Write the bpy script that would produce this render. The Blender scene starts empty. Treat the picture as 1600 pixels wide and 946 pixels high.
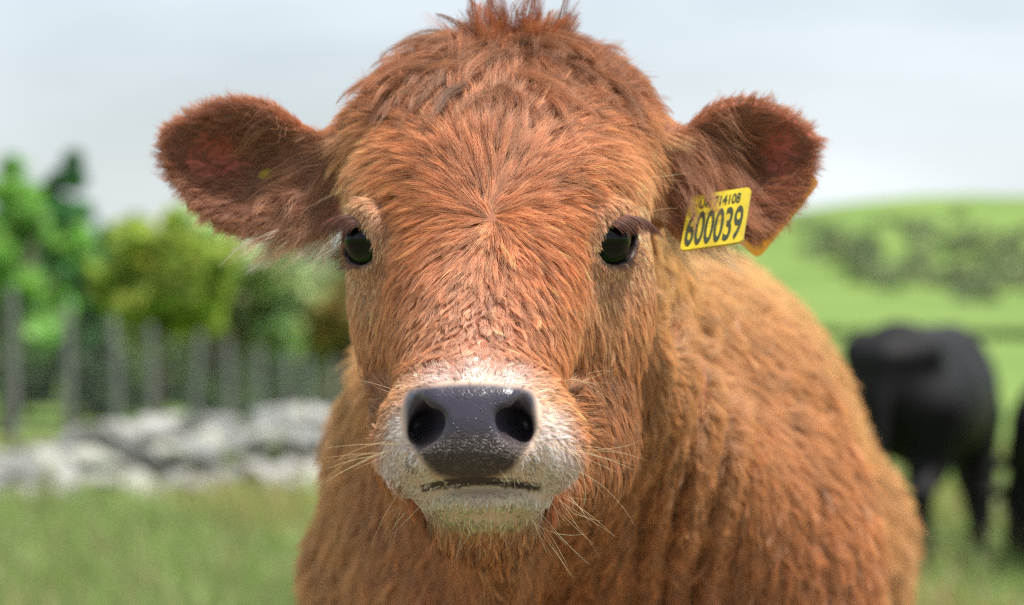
import bpy, bmesh, math, random
import numpy as np
from mathutils import Vector, Matrix, Euler
from mathutils.kdtree import KDTree
from mathutils.bvhtree import BVHTree

FUR = True
rng = np.random.default_rng(7)
random.seed(7)
R = math.radians
scene = bpy.context.scene
C = scene.collection

# ------------------------------------------------------------------ camera
FP = 4533.0            # focal length in photo pixels (1600 wide)
HZ = 500.0             # row of the horizon in the photo
CH = 1.15              # camera height
cam_d = bpy.data.cameras.new('camera')
cam = bpy.data.objects.new('camera', cam_d)
C.objects.link(cam)
cam.location = (0, 0, CH)
cam.rotation_euler = (R(90), 0, 0)
cam_d.sensor_width = 36
cam_d.lens = 36 * FP / 1600
cam_d.shift_y = (HZ - 473.0) / 1600
cam_d.clip_start = 0.05
cam_d.clip_end = 3000
cam_d.dof.use_dof = True
cam_d.dof.focus_distance = 1.90
cam_d.dof.aperture_fstop = 6.3
scene.camera = cam

# ------------------------------------------------------------------ sky and sun
SUN_EL, SUN_AZ = R(66), R(108)     # azimuth from +Y (away from camera), positive to the right
w = bpy.data.worlds.new('World')
scene.world = w
w.use_nodes = True
nt = w.node_tree
nt.nodes.clear()
def N(tree, kind, **kw):
    n = tree.nodes.new(kind)
    for k, v in kw.items():
        setattr(n, k, v)
    return n
wo = N(nt, 'ShaderNodeOutputWorld')
sky = N(nt, 'ShaderNodeTexSky', sky_type='NISHITA', sun_disc=False, sun_elevation=SUN_EL, sun_rotation=SUN_AZ,
        air_density=1.0, dust_density=2.0, ozone_density=1.0)
bg1 = N(nt, 'ShaderNodeBackground')
bg1.inputs['Strength'].default_value = 0.08
nt.links.new(sky.outputs[0], bg1.inputs[0])
bg2 = N(nt, 'ShaderNodeBackground')            # high thin cloud sheet
bg2.inputs['Color'].default_value = (0.88, 0.945, 1.0, 1)
tc = N(nt, 'ShaderNodeTexCoord')
mp = N(nt, 'ShaderNodeMapping')
mp.inputs['Scale'].default_value = (1.0, 1.0, 3.2)
mp.inputs['Rotation'].default_value = (0, 0.25, 0)
nt.links.new(tc.outputs['Generated'], mp.inputs['Vector'])
nz = N(nt, 'ShaderNodeTexNoise')
nz.inputs['Scale'].default_value = 2.6
nz.inputs['Detail'].default_value = 5
nz.inputs['Roughness'].default_value = 0.5
nt.links.new(mp.outputs[0], nz.inputs['Vector'])
mr = N(nt, 'ShaderNodeMapRange')
mr.inputs[1].default_value = 0.35; mr.inputs[2].default_value = 0.68
mr.inputs[3].default_value = 0.38; mr.inputs[4].default_value = 0.98
nt.links.new(nz.outputs['Fac'], mr.inputs[0])
bg2.inputs['Strength'].default_value = 0.85
mx = N(nt, 'ShaderNodeMixShader')
nt.links.new(mr.outputs[0], mx.inputs[0])
nt.links.new(bg1.outputs[0], mx.inputs[1])
nt.links.new(bg2.outputs[0], mx.inputs[2])
nt.links.new(mx.outputs[0], wo.inputs['Surface'])

sl = bpy.data.lights.new('sun', 'SUN')
sl.energy = 5.0
sl.angle = R(5)
sl.color = (1.0, 0.94, 0.85)
sun = bpy.data.objects.new('sun', sl)
C.objects.link(sun)
sd = Vector((math.sin(SUN_AZ) * math.cos(SUN_EL), math.cos(SUN_AZ) * math.cos(SUN_EL), math.sin(SUN_EL)))
sun.rotation_euler = sd.to_track_quat('Z', 'Y').to_euler()
sun.location = sd * 30

scene.view_settings.view_transform = 'Standard'
scene.view_settings.look = 'None'
scene.view_settings.exposure = 0.58
scene.view_settings.gamma = 1.0
scene.view_settings.use_curve_mapping = False
scene.render.engine = 'CYCLES'
scene.cycles.use_denoising = False
scene.cycles.use_adaptive_sampling = False
scene.cycles.sample_clamp_direct = 12
scene.cycles.filter_width = 1.25
scene.cycles.max_bounces = 10
scene.cycles.transmission_bounces = 8
scene.cycles.glossy_bounces = 6
scene.cycles.diffuse_bounces = 3
scene.cycles.sample_clamp_indirect = 3
try:
    scene.cycles_curves.shape = 'RIBBONS'
    scene.cycles_curves.subdivisions = 2
except Exception:
    pass

# ------------------------------------------------------------------ helpers
def P(px, py, y):
    """a point at depth y in front of the camera, measured off the photograph"""
    return np.array([(px - 800.0) * y / FP, y, CH - (py - HZ) * y / FP])

def link(name, data, parent=None, label=None, cat=None, group=None, kind=None):
    o = bpy.data.objects.new(name, data)
    C.objects.link(o)
    if parent is not None:
        o.parent = parent
        o.matrix_parent_inverse = parent_inv(parent)
    if label: o['label'] = label
    if cat: o['category'] = cat
    if group: o['group'] = group
    if kind: o['kind'] = kind
    return o

def parent_inv(p):
    m = p.matrix_basis.copy()
    return m.inverted()

def mesh(name, v, f, mats=(), smooth=False):
    me = bpy.data.meshes.new(name)
    me.from_pydata([tuple(map(float, q)) for q in v] if not isinstance(v, np.ndarray) else v.tolist(), [],
                   f if not isinstance(f, np.ndarray) else f.tolist())
    for m in mats:
        me.materials.append(m)
    if smooth:
        me.polygons.foreach_set('use_smooth', np.ones(len(me.polygons), bool))
    me.update()
    return me

def material(name, color, rough=0.6, spec=0.4, noise=None, bump=None, **kw):
    """procedural principled material; noise=(scale, other colour, contrast), bump=(scale, strength)"""
    m = bpy.data.materials.new(name)
    m.use_nodes = True
    t = m.node_tree
    b = t.nodes['Principled BSDF']
    b.inputs['Base Color'].default_value = (*color, 1)
    b.inputs['Roughness'].default_value = rough
    b.inputs['Specular IOR Level'].default_value = spec
    for k, v in kw.items():
        b.inputs[k].default_value = v
    co = N(t, 'ShaderNodeTexCoord')
    if noise:
        n = N(t, 'ShaderNodeTexNoise')
        n.inputs['Scale'].default_value = noise[0]
        n.inputs['Detail'].default_value = 6
        t.links.new(co.outputs['Object'], n.inputs['Vector'])
        r = N(t, 'ShaderNodeMapRange')
        c = noise[2] if len(noise) > 2 else 0.2
        r.inputs[1].default_value = 0.5 - c; r.inputs[2].default_value = 0.5 + c
        t.links.new(n.outputs['Fac'], r.inputs[0])
        mixn = N(t, 'ShaderNodeMix', data_type='RGBA')
        mixn.inputs[6].default_value = (*color, 1)
        mixn.inputs[7].default_value = (*noise[1], 1)
        t.links.new(r.outputs[0], mixn.inputs[0])
        t.links.new(mixn.outputs[2], b.inputs['Base Color'])
    if bump:
        n2 = N(t, 'ShaderNodeTexNoise')
        n2.inputs['Scale'].default_value = bump[0]
        n2.inputs['Detail'].default_value = 5
        t.links.new(co.outputs['Object'], n2.inputs['Vector'])
        bp = N(t, 'ShaderNodeBump')
        bp.inputs['Strength'].default_value = bump[1]
        bp.inputs['Distance'].default_value = bump[2] if len(bump) > 2 else 0.02
        t.links.new(n2.outputs['Fac'], bp.inputs['Height'])
        t.links.new(bp.outputs[0], b.inputs['Normal'])
    return m

# ------------------------------------------------------------------ implicit surfaces
def sdE(c, r, rot=None):
    c = np.asarray(c, np.float32); r = np.asarray(r, np.float32)
    M = None if rot is None else np.array(Euler([R(a) for a in rot]).to_matrix().inverted(), np.float32)
    def f(p):
        q = p - c
        if M is not None: q = q @ M.T
        k0 = np.sqrt(((q / r) ** 2).sum(1)) + 1e-9
        k1 = np.sqrt(((q / (r * r)) ** 2).sum(1)) + 1e-9
        return k0 * (k0 - 1.0) / k1
    return f
def sdC(a, b, ra, rb):
    a = np.asarray(a, np.float32); b = np.asarray(b, np.float32)
    ab = b - a; L = float(ab @ ab)
    def f(p):
        q = p - a
        t = np.clip((q @ ab) / L, 0, 1)
        return np.sqrt(((q - t[:, None] * ab) ** 2).sum(1)) - (ra + (rb - ra) * t)
    return f
def sdB(c, h, rad, rot=(0, 0, 0)):
    c = np.asarray(c, np.float32); h = np.asarray(h, np.float32) - rad
    M = np.array(Euler([R(a) for a in rot]).to_matrix().inverted(), np.float32)
    def f(p):
        q = np.abs((p - c) @ M.T) - h
        return np.sqrt((np.maximum(q, 0) ** 2).sum(1)) + np.minimum(q.max(1), 0) - rad
    return f
def smin(a, b, k):
    h = np.maximum(k - np.abs(a - b), 0) / k
    return np.minimum(a, b) - h * h * k * 0.25
def smax(a, b, k):
    return -smin(-a, -b, k)

def surface_nets(f, lo, hi, h):
    lo = np.array(lo, np.float64); hi = np.array(hi, np.float64)
    B = 4
    nc = np.ceil((hi - lo) / (h * B)).astype(int)
    n = nc * B + 1
    g = np.stack(np.meshgrid(*[np.arange(m + 1) for m in nc], indexing='ij'), -1).reshape(-1, 3)
    fc = f((lo + g * (h * B)).astype(np.float32)).reshape(nc + 1)
    near = np.abs(fc) < h * B * 2.2
    act = np.zeros(nc, bool)
    for i in (0, 1):
        for j in (0, 1):
            for k in (0, 1):
                act |= near[i:nc[0] + i, j:nc[1] + j, k:nc[2] + k]
    big = np.repeat(np.repeat(np.repeat(fc, B, 0), B, 1), B, 2)[:n[0], :n[1], :n[2]].astype(np.float32)
    sel = np.zeros(n, bool)
    fa = np.repeat(np.repeat(np.repeat(act, B, 0), B, 1), B, 2)
    for i in (0, 1):
        for j in (0, 1):
            for k in (0, 1):
                sel[i:n[0] - 1 + i, j:n[1] - 1 + j, k:n[2] - 1 + k] |= fa
    idx = np.argwhere(sel)
    big[sel] = f((lo + idx * h).astype(np.float32))
    ins = big < 0
    m = n - 1
    cnt = np.zeros(m, np.int8)
    for i in (0, 1):
        for j in (0, 1):
            for k in (0, 1):
                cnt += ins[i:m[0] + i, j:m[1] + j, k:m[2] + k]
    cells = np.argwhere((cnt > 0) & (cnt < 8))
    vid = -np.ones(m, np.int64)
    vid[tuple(cells.T)] = np.arange(len(cells))
    acc = np.zeros((len(cells), 3)); num = np.zeros(len(cells))
    cor = [np.array(c) for c in np.ndindex(2, 2, 2)]
    for a in cor:
        for ax in range(3):
            if a[ax] == 0:
                b = a.copy(); b[ax] = 1
                va = big[tuple((cells + a).T)]; vb = big[tuple((cells + b).T)]
                x = (va < 0) != (vb < 0)
                t = np.where(x, va / np.where(x, va - vb, 1), 0)
                pt = cells + a + (b - a) * t[:, None]
                acc[x] += pt[x]; num[x] += 1
    v = lo + acc / num[:, None] * h
    quads = []
    for ax in range(3):
        o1, o2 = [(1, 2), (2, 0), (0, 1)][ax]
        s0 = [slice(None)] * 3; s1 = [slice(None)] * 3
        s0[ax] = slice(0, -1); s1[ax] = slice(1, None)
        ch = ins[tuple(s0)] != ins[tuple(s1)]
        e = np.argwhere(ch)
        ok = (e[:, o1] > 0) & (e[:, o2] > 0) & (e[:, o1] < n[o1] - 1) & (e[:, o2] < n[o2] - 1)
        e = e[ok]
        d1 = np.zeros(3, int); d1[o1] = 1
        d2 = np.zeros(3, int); d2[o2] = 1
        q = np.stack([vid[tuple((e - d1 - d2).T)], vid[tuple((e - d2).T)], vid[tuple(e.T)], vid[tuple((e - d1).T)]], 1)
        flip = ~ins[tuple(e.T)]
        q[flip] = q[flip][:, ::-1]
        quads.append(q)
    q = np.concatenate(quads)
    q = q[(q >= 0).all(1)]
    for _ in range(2):
        d, gr = f(v.astype(np.float32)), grad(f, v, h * 0.5)
        st = np.clip(d, -h, h)[:, None] * gr
        v = v - st
    return v, q

def grad(f, v, e=0.001):
    g = np.zeros_like(v)
    for a in range(3):
        o = np.zeros(3); o[a] = e
        g[:, a] = f((v + o).astype(np.float32)) - f((v - o).astype(np.float32))
    return g / (np.linalg.norm(g, axis=1, keepdims=True) + 1e-12)

def unit(a):
    return a / (np.linalg.norm(a, axis=-1, keepdims=True) + 1e-12)

# ------------------------------------------------------------------ ground
def sstep(a, b, x):
    t = np.clip((x - a) / (b - a), 0, 1)
    return t * t * (3 - 2 * t)
def ground_z(x, y):
    x = np.asarray(x, float); y = np.asarray(y, float)
    r = np.hypot(x, y); az = x / np.maximum(np.abs(y), 1e-3)
    z = -0.45 * sstep(18, 42, r) + 0.9 * sstep(45, 105, r) + 1.9 * sstep(110, 210, r)
    front = (y > 0)
    crest = 16.2 * sstep(-0.08, 0.16, az) * front + 0.8 * np.sin(az * 21)
    z = z + crest * sstep(190, 420, r) - 8 * sstep(460, 1400, r)
    z = z + 0.04 * np.sin(x * 0.9 + 1.3) * np.sin(y * 0.7) * sstep(6, 14, r) + 0.35 * np.sin(x * 0.06) * np.sin(y * 0.045 + 1) * sstep(60, 150, r)
    return z

def leaf_material(name, rough=0.5):
    """leaf colour comes per leaf from the mesh; leaves let some light through"""
    m = bpy.data.materials.new(name); m.use_nodes = True
    t = m.node_tree; b = t.nodes['Principled BSDF']
    at = N(t, 'ShaderNodeAttribute', attribute_name='leaf')
    t.links.new(at.outputs['Color'], b.inputs['Base Color'])
    b.inputs['Roughness'].default_value = rough
    b.inputs['Specular IOR Level'].default_value = 0.3
    tr = N(t, 'ShaderNodeBsdfTranslucent'); mx = N(t, 'ShaderNodeMixShader'); mx.inputs[0].default_value = 0.5
    t.links.new(at.outputs['Color'], tr.inputs['Color'])
    t.links.new(b.outputs[0], mx.inputs[1]); t.links.new(tr.outputs[0], mx.inputs[2])
    t.links.new(mx.outputs[0], t.nodes['Material Output'].inputs['Surface'])
    return m
leaf_m = leaf_material('leaves')

gm = bpy.data.materials.new('pasture'); gm.use_nodes = True
t = gm.node_tree; b = t.nodes['Principled BSDF']
co = N(t, 'ShaderNodeTexCoord')
n1 = N(t, 'ShaderNodeTexNoise'); n1.inputs['Scale'].default_value = 0.05; n1.inputs['Detail'].default_value = 8
n2 = N(t, 'ShaderNodeTexNoise'); n2.inputs['Scale'].default_value = 2.5; n2.inputs['Detail'].default_value = 8
for n_ in (n1, n2): t.links.new(co.outputs['Object'], n_.inputs['Vector'])
c1 = N(t, 'ShaderNodeValToRGB'); e = c1.color_ramp.elements
e[0].position = 0.34; e[0].color = (0.110, 0.180, 0.040, 1); e[1].position = 0.66; e[1].color = (0.160, 0.245, 0.054, 1)
t.links.new(n1.outputs['Fac'], c1.inputs[0])
c2 = N(t, 'ShaderNodeMapRange'); c2.inputs[1].default_value = 0.3; c2.inputs[2].default_value = 0.7; c2.inputs[3].default_value = 0.65; c2.inputs[4].default_value = 1.25
t.links.new(n2.outputs['Fac'], c2.inputs[0])
mm = N(t, 'ShaderNodeMix', data_type='RGBA'); mm.blend_type = 'MULTIPLY'; mm.inputs[0].default_value = 1
t.links.new(c1.outputs[0], mm.inputs[6]); t.links.new(c2.outputs[0], mm.inputs[7]); 
geo = N(t, 'ShaderNodeVectorMath', operation='DISTANCE'); geo.inputs[1].default_value = (0.1, 2.6, 0)
t.links.new(co.outputs['Object'], geo.inputs[0])
tad = N(t, 'ShaderNodeMath', operation='MULTIPLY_ADD'); tad.inputs[1].default_value = -4.0
t.links.new(n2.outputs['Fac'], tad.inputs[0]); t.links.new(geo.outputs['Value'], tad.inputs[2])
tr = N(t, 'ShaderNodeMapRange'); tr.inputs[1].default_value = 3.0; tr.inputs[2].default_value = 5.5; tr.inputs[3].default_value = 1.0; tr.inputs[4].default_value = 0.0
t.links.new(tad.outputs[0], tr.inputs[0])
tm_ = N(t, 'ShaderNodeMix', data_type='RGBA'); tm_.inputs[7].default_value = (0.150, 0.125, 0.075, 1)  # unseen brown patch below the calf, added to cut green bounce light
t.links.new(tr.outputs[0], tm_.inputs[0]); t.links.new(mm.outputs[2], tm_.inputs[6]); t.links.new(tm_.outputs[2], b.inputs['Base Color'])
b.inputs['Roughness'].default_value = 0.9; b.inputs['Specular IOR Level'].default_value = 0.15
bp = N(t, 'ShaderNodeBump'); bp.inputs['Strength'].default_value = 0.6; bp.inputs['Distance'].default_value = 0.1
t.links.new(n2.outputs['Fac'], bp.inputs['Height']); t.links.new(bp.outputs[0], b.inputs['Normal'])

rr = np.concatenate([[0.0], np.geomspace(1.2, 1800, 110)])
th = np.linspace(0, 2 * math.pi, 361)[:-1]
gx = (rr[1:, None] * np.sin(th)[None]).ravel(); gy = (rr[1:, None] * np.cos(th)[None]).ravel()
gv = np.concatenate([[[0, 0, 0]], np.stack([gx, gy, ground_z(gx, gy)], 1)])
nth = len(th)
gf = [(0, 1 + j, 1 + (j + 1) % nth) for j in range(nth)]
for i in range(len(rr) - 2):
    a0 = 1 + i * nth; b0 = a0 + nth
    gf += [(a0 + j, b0 + j, b0 + (j + 1) % nth, a0 + (j + 1) % nth) for j in range(nth)]
gme = mesh('ground', gv, [f[::-1] for f in gf], [gm], True)
link('ground', gme, kind='structure')

def blades(pos, h, wd, col, lean, rg):
    n = len(pos)
    a = rg.random(n) * 6.283
    side = np.stack([np.cos(a), np.sin(a), 0 * a], 1) * wd[:, None] / 2
    le = np.stack([np.cos(a + 1.57 + rg.normal(0, .6, n)), np.sin(a + 1.57 + rg.normal(0, .6, n)), 0 * a], 1) * (lean * h)[:, None]
    up = np.array([0, 0, 1.0]) * h[:, None]
    v = np.stack([pos - side, pos + side, pos + le * .35 + up * .6 + side * .8, pos + le * .35 + up * .6 - side * .8, pos + le + up * .95], 1).reshape(-1, 3)
    i = np.arange(n) * 5
    f = [(k, k + 1, k + 2, k + 3) for k in i.tolist()] + [(k + 3, k + 2, k + 4) for k in i.tolist()]
    return v, f, np.repeat(col, 5, 0)
def attr(me, name, typ, dom, key, arr):
    a_ = me.attributes.new(name, typ, dom)
    a_.data.foreach_set(key, np.ascontiguousarray(arr, np.float32).ravel())

rg = np.random.default_rng(3)
ng_ = 90000
ry = 8.5 * (34 / 8.5) ** rg.random(ng_)
rx = (rg.random(ng_) * 2 - 1) * ry * 0.22
pos = np.stack([rx, ry, ground_z(rx, ry) - 0.01], 1)
tall = np.clip(rg.normal(0.13, 0.05, ng_), 0.05, 0.3)
seedy = rg.random(ng_) < 0.06
tall[seedy] *= 1.9
gc = np.array([0.205, 0.290, 0.085]) * np.exp(rg.normal(0, .22, ng_))[:, None]
gc = np.where(seedy[:, None], np.array([0.30, 0.27, 0.13]), gc)
gc[:, 0] *= 1 + 0.25 * (np.sin(rx * 1.7 + ry * .6) > 0.2)
v, f, c = blades(pos, tall, np.where(seedy, .006, 0.012) * (1 + ry / 25), gc, 0.5, rg)
me = mesh('grass', v, f, [leaf_m])
attr(me, 'leaf', 'FLOAT_COLOR', 'POINT', 'color', np.c_[c, np.ones(len(c))])
link('grass', me, label='green pasture grass around the calf and along the wall', cat='grass', kind='stuff')

# ------------------------------------------------------------------ trees and shrubs
bark_m = material('bark', (0.085, 0.065, 0.048), 0.9, 0.2, noise=(9, (0.16, 0.14, 0.11)), bump=(30, 0.8))
def tube(pts, rad, sides=7):
    v, f = [], []
    pts = [np.asarray(p, float) for p in pts]
    for i, p in enumerate(pts):
        d = unit(pts[min(i + 1, len(pts) - 1)] - pts[max(i - 1, 0)])
        x = unit(np.cross(d, [0.31, 0.95, 0.05])); y = np.cross(d, x)
        for k in range(sides):
            a = 6.2832 * k / sides
            v.append(p + (x * math.cos(a) + y * math.sin(a)) * rad[i])
    for i in range(len(pts) - 1):
        for k in range(sides):
            f.append((i * sides + k, i * sides + (k + 1) % sides, (i + 1) * sides + (k + 1) % sides, (i + 1) * sides + k))
    f.append(tuple(range(sides))[::-1]); f.append(tuple(range((len(pts) - 1) * sides, len(pts) * sides)))
    return v, f
def leaf_cloud(cent, rad, n, size, col, rg, var=0.28):
    """leaf quads scattered in the outer part of many small clumps"""
    m = len(cent)
    ci = rg.integers(0, m, n)
    d = unit(rg.normal(0, 1, (n, 3))); q = rg.random(n) ** 0.45
    p = np.asarray(cent)[ci] + d * (np.asarray(rad)[ci] * q)[:, None] * np.array([1, 1, 0.8])
    u = unit(rg.normal(0, 1, (n, 3)) + d * 0.5 + [0, 0, 0.3]); w_ = unit(np.cross(u, rg.normal(0, 1, (n, 3))))
    sz = size * np.exp(rg.normal(0, .3, n))[:, None]
    v = np.stack([p - w_ * sz * .5, p + u * sz * .2 - w_ * 0, p + w_ * sz * .5, p + u * sz], 1).reshape(-1, 3)
    v = np.stack([p - u * sz * .6, p - w_ * sz * .42, p + u * sz * .6, p + w_ * sz * .42], 1).reshape(-1, 3)
    i = np.arange(n) * 4
    f = np.stack([i, i + 1, i + 2, i + 3], 1)
    cl = np.exp(rg.normal(0, var * .6, m))[ci] * np.exp(rg.normal(0, var, n))
    c = np.asarray(col)[None] * cl[:, None]
    c[:, 0] *= np.exp(rg.normal(0, .15, n))
    return v, f, np.repeat(c, 4, 0)
def tree(name, px, depth, top_row, width_px, col, label, cat='tree', group=None, seed=0, nleaf=5200, clear=0.25, leaf=0.17, squash=1.0):
    rg = np.random.default_rng(seed)
    x = (px - 800) * depth / FP
    z0 = float(ground_z(x, depth)); top = CH - (top_row - HZ) * depth / FP
    H = top - z0; Wd = width_px * depth / FP
    root = link(name, None, label=label, cat=cat, group=group)
    root.location = (x, depth, z0)
    base = np.array([x, depth, z0])
    # trunk and limbs
    tr_v, tr_f = [], []
    def add(pts, rad):
        v, f = tube(pts, rad); o = len(tr_v)
        tr_v.extend(v); tr_f.extend([tuple(i + o for i in q) for q in f])
    lean = rg.normal(0, .06, 2) * H
    fork = base + [lean[0] * .4, lean[1] * .4, H * (clear + .12)]
    crown_c = base + [lean[0], lean[1], H * (clear + (1 - clear) * .5)]
    add([base - [0, 0, .15], base + (fork - base) * .5 + [.03 * H * rg.normal(), 0, 0], fork], [.045 * H ** .8, .036 * H ** .8, .028 * H ** .8])
    cents, rads = [], []
    nl = 26
    for k in range(nl):
        a = 6.283 * (k + rg.random()) / nl * 2.6; e_ = rg.random()
        rr_ = (0.35 + .65 * rg.random()) * Wd / 2 * math.sqrt(max(0.05, 1 - (2 * e_ - 1) ** 2 * .75))
        zc = base[2] + H * (clear + (1 - clear) * (0.10 + .78 * e_))
        c = np.array([crown_c[0] + rr_ * math.cos(a), crown_c[1] + rr_ * math.sin(a), zc])
        mid_ = fork * .5 + c * .5 + [0, 0, -.04 * H]
        add([fork - [0, 0, .05], mid_, c], [.02 * H ** .8, .012 * H ** .8, .004 * H])
        for j in range(3):
            cents.append(c + rg.normal(0, 1, 3) * Wd * .08); rads.append(Wd * (.07 + .10 * rg.random()))
    cents.append(np.array([crown_c[0], crown_c[1], top - Wd * .12])); rads.append(Wd * .10)
    link('trunk', mesh('trunk', np.array(tr_v), tr_f, [bark_m], True), root)
    v, f, c = leaf_cloud(cents, rads, nleaf, leaf, np.asarray(col) * np.array([2.3, 2.35, 2.5]), rg)
    v[:, 2] = np.maximum(v[:, 2], z0 + .02)
    me = mesh('crown', v, f, [leaf_m])
    attr(me, 'leaf', 'FLOAT_COLOR', 'POINT', 'color', np.c_[c, np.ones(len(c))])
    link('crown', me, root)
    return root
G = 'trees and shrubs behind the wire fence'
tree('hawthorn_tree', 8, 40, 238, 190, (0.115, 0.215, 0.045), 'bright green rounded tree behind the fence at the end of the row', group=G, seed=1, nleaf=7000)
tree('tall_tree', 112, 43, 236, 130, (0.040, 0.105, 0.035), 'dark green narrow tree with a pointed top, tallest behind the fence', group=G, seed=2, nleaf=6500)
tree('olive_tree', 238, 38, 322, 200, (0.140, 0.175, 0.030), 'yellowish olive green round bush with dark shade beneath, behind the fence', group=G, seed=3, nleaf=6500, clear=.42)
tree('ash_sapling', 355, 42, 342, 280, (0.185, 0.225, 0.110), 'light green bushy young tree beside the olive green bush', group=G, seed=4, nleaf=9500, clear=.2)
tree('elder_bush', 468, 44, 398, 170, (0.150, 0.190, 0.085), 'mid green low bush between light green and brownish bushes', 'bush', group=G, seed=5, nleaf=6000, clear=.2)
tree('brown_bush', 542, 41, 425, 130, (0.150, 0.120, 0.040), 'brownish green bush close behind the calf cheek', 'bush', group=G, seed=6, nleaf=5000, clear=.15)
tree('dark_tree', 600, 47, 360, 220, (0.030, 0.075, 0.025), 'very dark green tree mostly hidden by the calf head', group=G, seed=7, nleaf=5000, clear=.2)
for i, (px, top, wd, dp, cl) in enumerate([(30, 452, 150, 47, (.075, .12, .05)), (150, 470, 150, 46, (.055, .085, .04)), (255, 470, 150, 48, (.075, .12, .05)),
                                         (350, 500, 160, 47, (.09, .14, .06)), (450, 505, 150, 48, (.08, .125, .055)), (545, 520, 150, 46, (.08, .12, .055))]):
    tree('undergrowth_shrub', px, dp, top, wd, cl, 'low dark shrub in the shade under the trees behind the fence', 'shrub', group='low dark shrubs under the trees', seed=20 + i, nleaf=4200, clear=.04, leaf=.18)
for i, (px, top, wd, dp, cl) in enumerate([(45, 330, 240, 53, (.065, .11, .04)), (190, 385, 280, 53, (.06, .10, .038)), (330, 395, 280, 54, (.075, .13, .045)), (470, 425, 240, 53, (.06, .105, .04)), (590, 440, 220, 54, (.05, .085, .035))]):
    tree('hedge_tree', px, dp, top, wd, cl, 'broad hedgerow tree filling the gaps behind the front trees', 'tree', group='broad hedgerow trees at the back', seed=50 + i, nleaf=6500, clear=.06, leaf=.2)

# scrub on the hillside and the hedge at its foot: far masses of foliage
rg = np.random.default_rng(31)
cents, rads = [], []
for px, py, n_, sp in ((1305, 385, 16, 26), (1350, 400, 14, 22), (1430, 370, 12, 40), (1500, 385, 16, 45), (1590, 380, 14, 40), (1400, 440, 20, 40), (1510, 445, 30, 40), (1600, 440, 26, 40), (1340, 420, 8, 26), (1680, 410, 30, 60)):
    for k in range(n_):
        u_, v_ = rg.normal(px, sp), rg.normal(py, 13)
        az = (u_ - 800) / FP
        ys = np.linspace(180, 440, 300)
        rows = HZ - (ground_z(az * ys, ys) - CH) * FP / ys
        y_ = ys[np.argmin(np.abs(rows - v_))]
        r_ = 0.6 + 1.1 * rg.random()
        cents.append((az * y_, y_, float(ground_z(az * y_, y_)) + r_ * .3)); rads.append(r_)
v, f, c = leaf_cloud(cents, rads, 9500, .5, (0.165, 0.205, 0.100), rg, .35)
me = mesh('hillside_scrub', v, f, [leaf_m]); attr(me, 'leaf', 'FLOAT_COLOR', 'POINT', 'color', np.c_[c, np.ones(len(c))])
link('hillside_scrub', me, label='dark green scrub scattered over the far hillside', cat='scrub', kind='stuff')
hx = np.linspace(2, 32, 70); hy = 112 + 4 * np.sin(hx * .2)
v, f, c = leaf_cloud(np.stack([hx, hy, ground_z(hx, hy) + .12], 1), np.full(70, .42), 9000, .16, (0.075, 0.110, 0.050), rg, .3)
me = mesh('low_hedge', v, f, [leaf_m]); attr(me, 'leaf', 'FLOAT_COLOR', 'POINT', 'color', np.c_[c, np.ones(len(c))])
link('low_hedge', me, label='low dark green hedge across the field at the foot of the hill', cat='hedge')

# ------------------------------------------------------------------ dry stone wall, stone by stone
stone_ms = [material('limestone_%s' % nm, c1_, 0.9, 0.2, noise=(7, c2_, .16), bump=(24, 0.7, .03)) for nm, c1_, c2_ in
            (('pale', (0.44, 0.43, 0.415), (0.28, 0.28, 0.27)), ('grey', (0.34, 0.34, 0.34), (0.22, 0.23, 0.22)), ('lichen', (0.47, 0.465, 0.44), (0.30, 0.32, 0.25)))]
rg = np.random.default_rng(5)
def stone_mesh(i):
    bm = bmesh.new()
    for _ in range(15):
        q = rg.normal(0, 1, 3); q = q / np.abs(q).max() ** .75 / np.linalg.norm(q) ** .25
        bm.verts.new(q * .5 * (0.85 + .3 * rg.random()))
    bmesh.ops.convex_hull(bm, input=list(bm.verts))
    for v in [v for v in bm.verts if not v.link_faces]: bm.verts.remove(v)
    me = bpy.data.meshes.new('stone'); bm.to_mesh(me); bm.free()
    me.materials.append(stone_ms[i % 3])
    return me
stones = [stone_mesh(i) for i in range(12)]
wall = link('dry_stone_wall', None, label='tumbledown pale grey dry stone wall across the pasture in front of the fence', cat='wall')
WA, WB = np.array([-4.6, 15.8]), np.array([0.9, 22.6])
wall.location = (*((WA + WB) / 2), float(ground_z(*((WA + WB) / 2))))
wl = np.linalg.norm(WB - WA); wd_ = (WB - WA) / wl; wn = np.array([-wd_[1], wd_[0]])
cnt = 0
for row in range(4):
    for face in (-1, 1):
        q = 0.0
        while q < wl:
            ln = rg.uniform(.18, .36); hh = rg.uniform(.12, .20)
            if row == 3 and rg.random() < .45: q += ln; continue
            if row == 3 and face == 1: q += ln; continue
            xy = WA + wd_ * (q + ln / 2) + wn * face * (.16 - .02 * row) * (0 if row == 3 else 1)
            z = float(ground_z(*xy)) + .05 + row * .135 * (0.9 + .1 * math.sin(q * 1.1)) - (0.10 * math.sin(q * .9 + .5) if row > 1 else 0)
            o = link('stone', stones[int(rg.integers(12))], wall)
            M = Matrix.Translation((*xy, z)) @ Matrix.Rotation(math.atan2(wd_[1], wd_[0]) + rg.normal(0, .2), 4, 'Z') @ Matrix.Rotation(rg.normal(0, .15), 4, 'Y') @ Matrix.Rotation(rg.normal(0, .15), 4, 'X') @ Matrix.Diagonal((ln * 1.12, rg.uniform(.26, .4), hh * 1.15, 1))
            o.matrix_basis = M
            q += ln; cnt += 1
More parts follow.
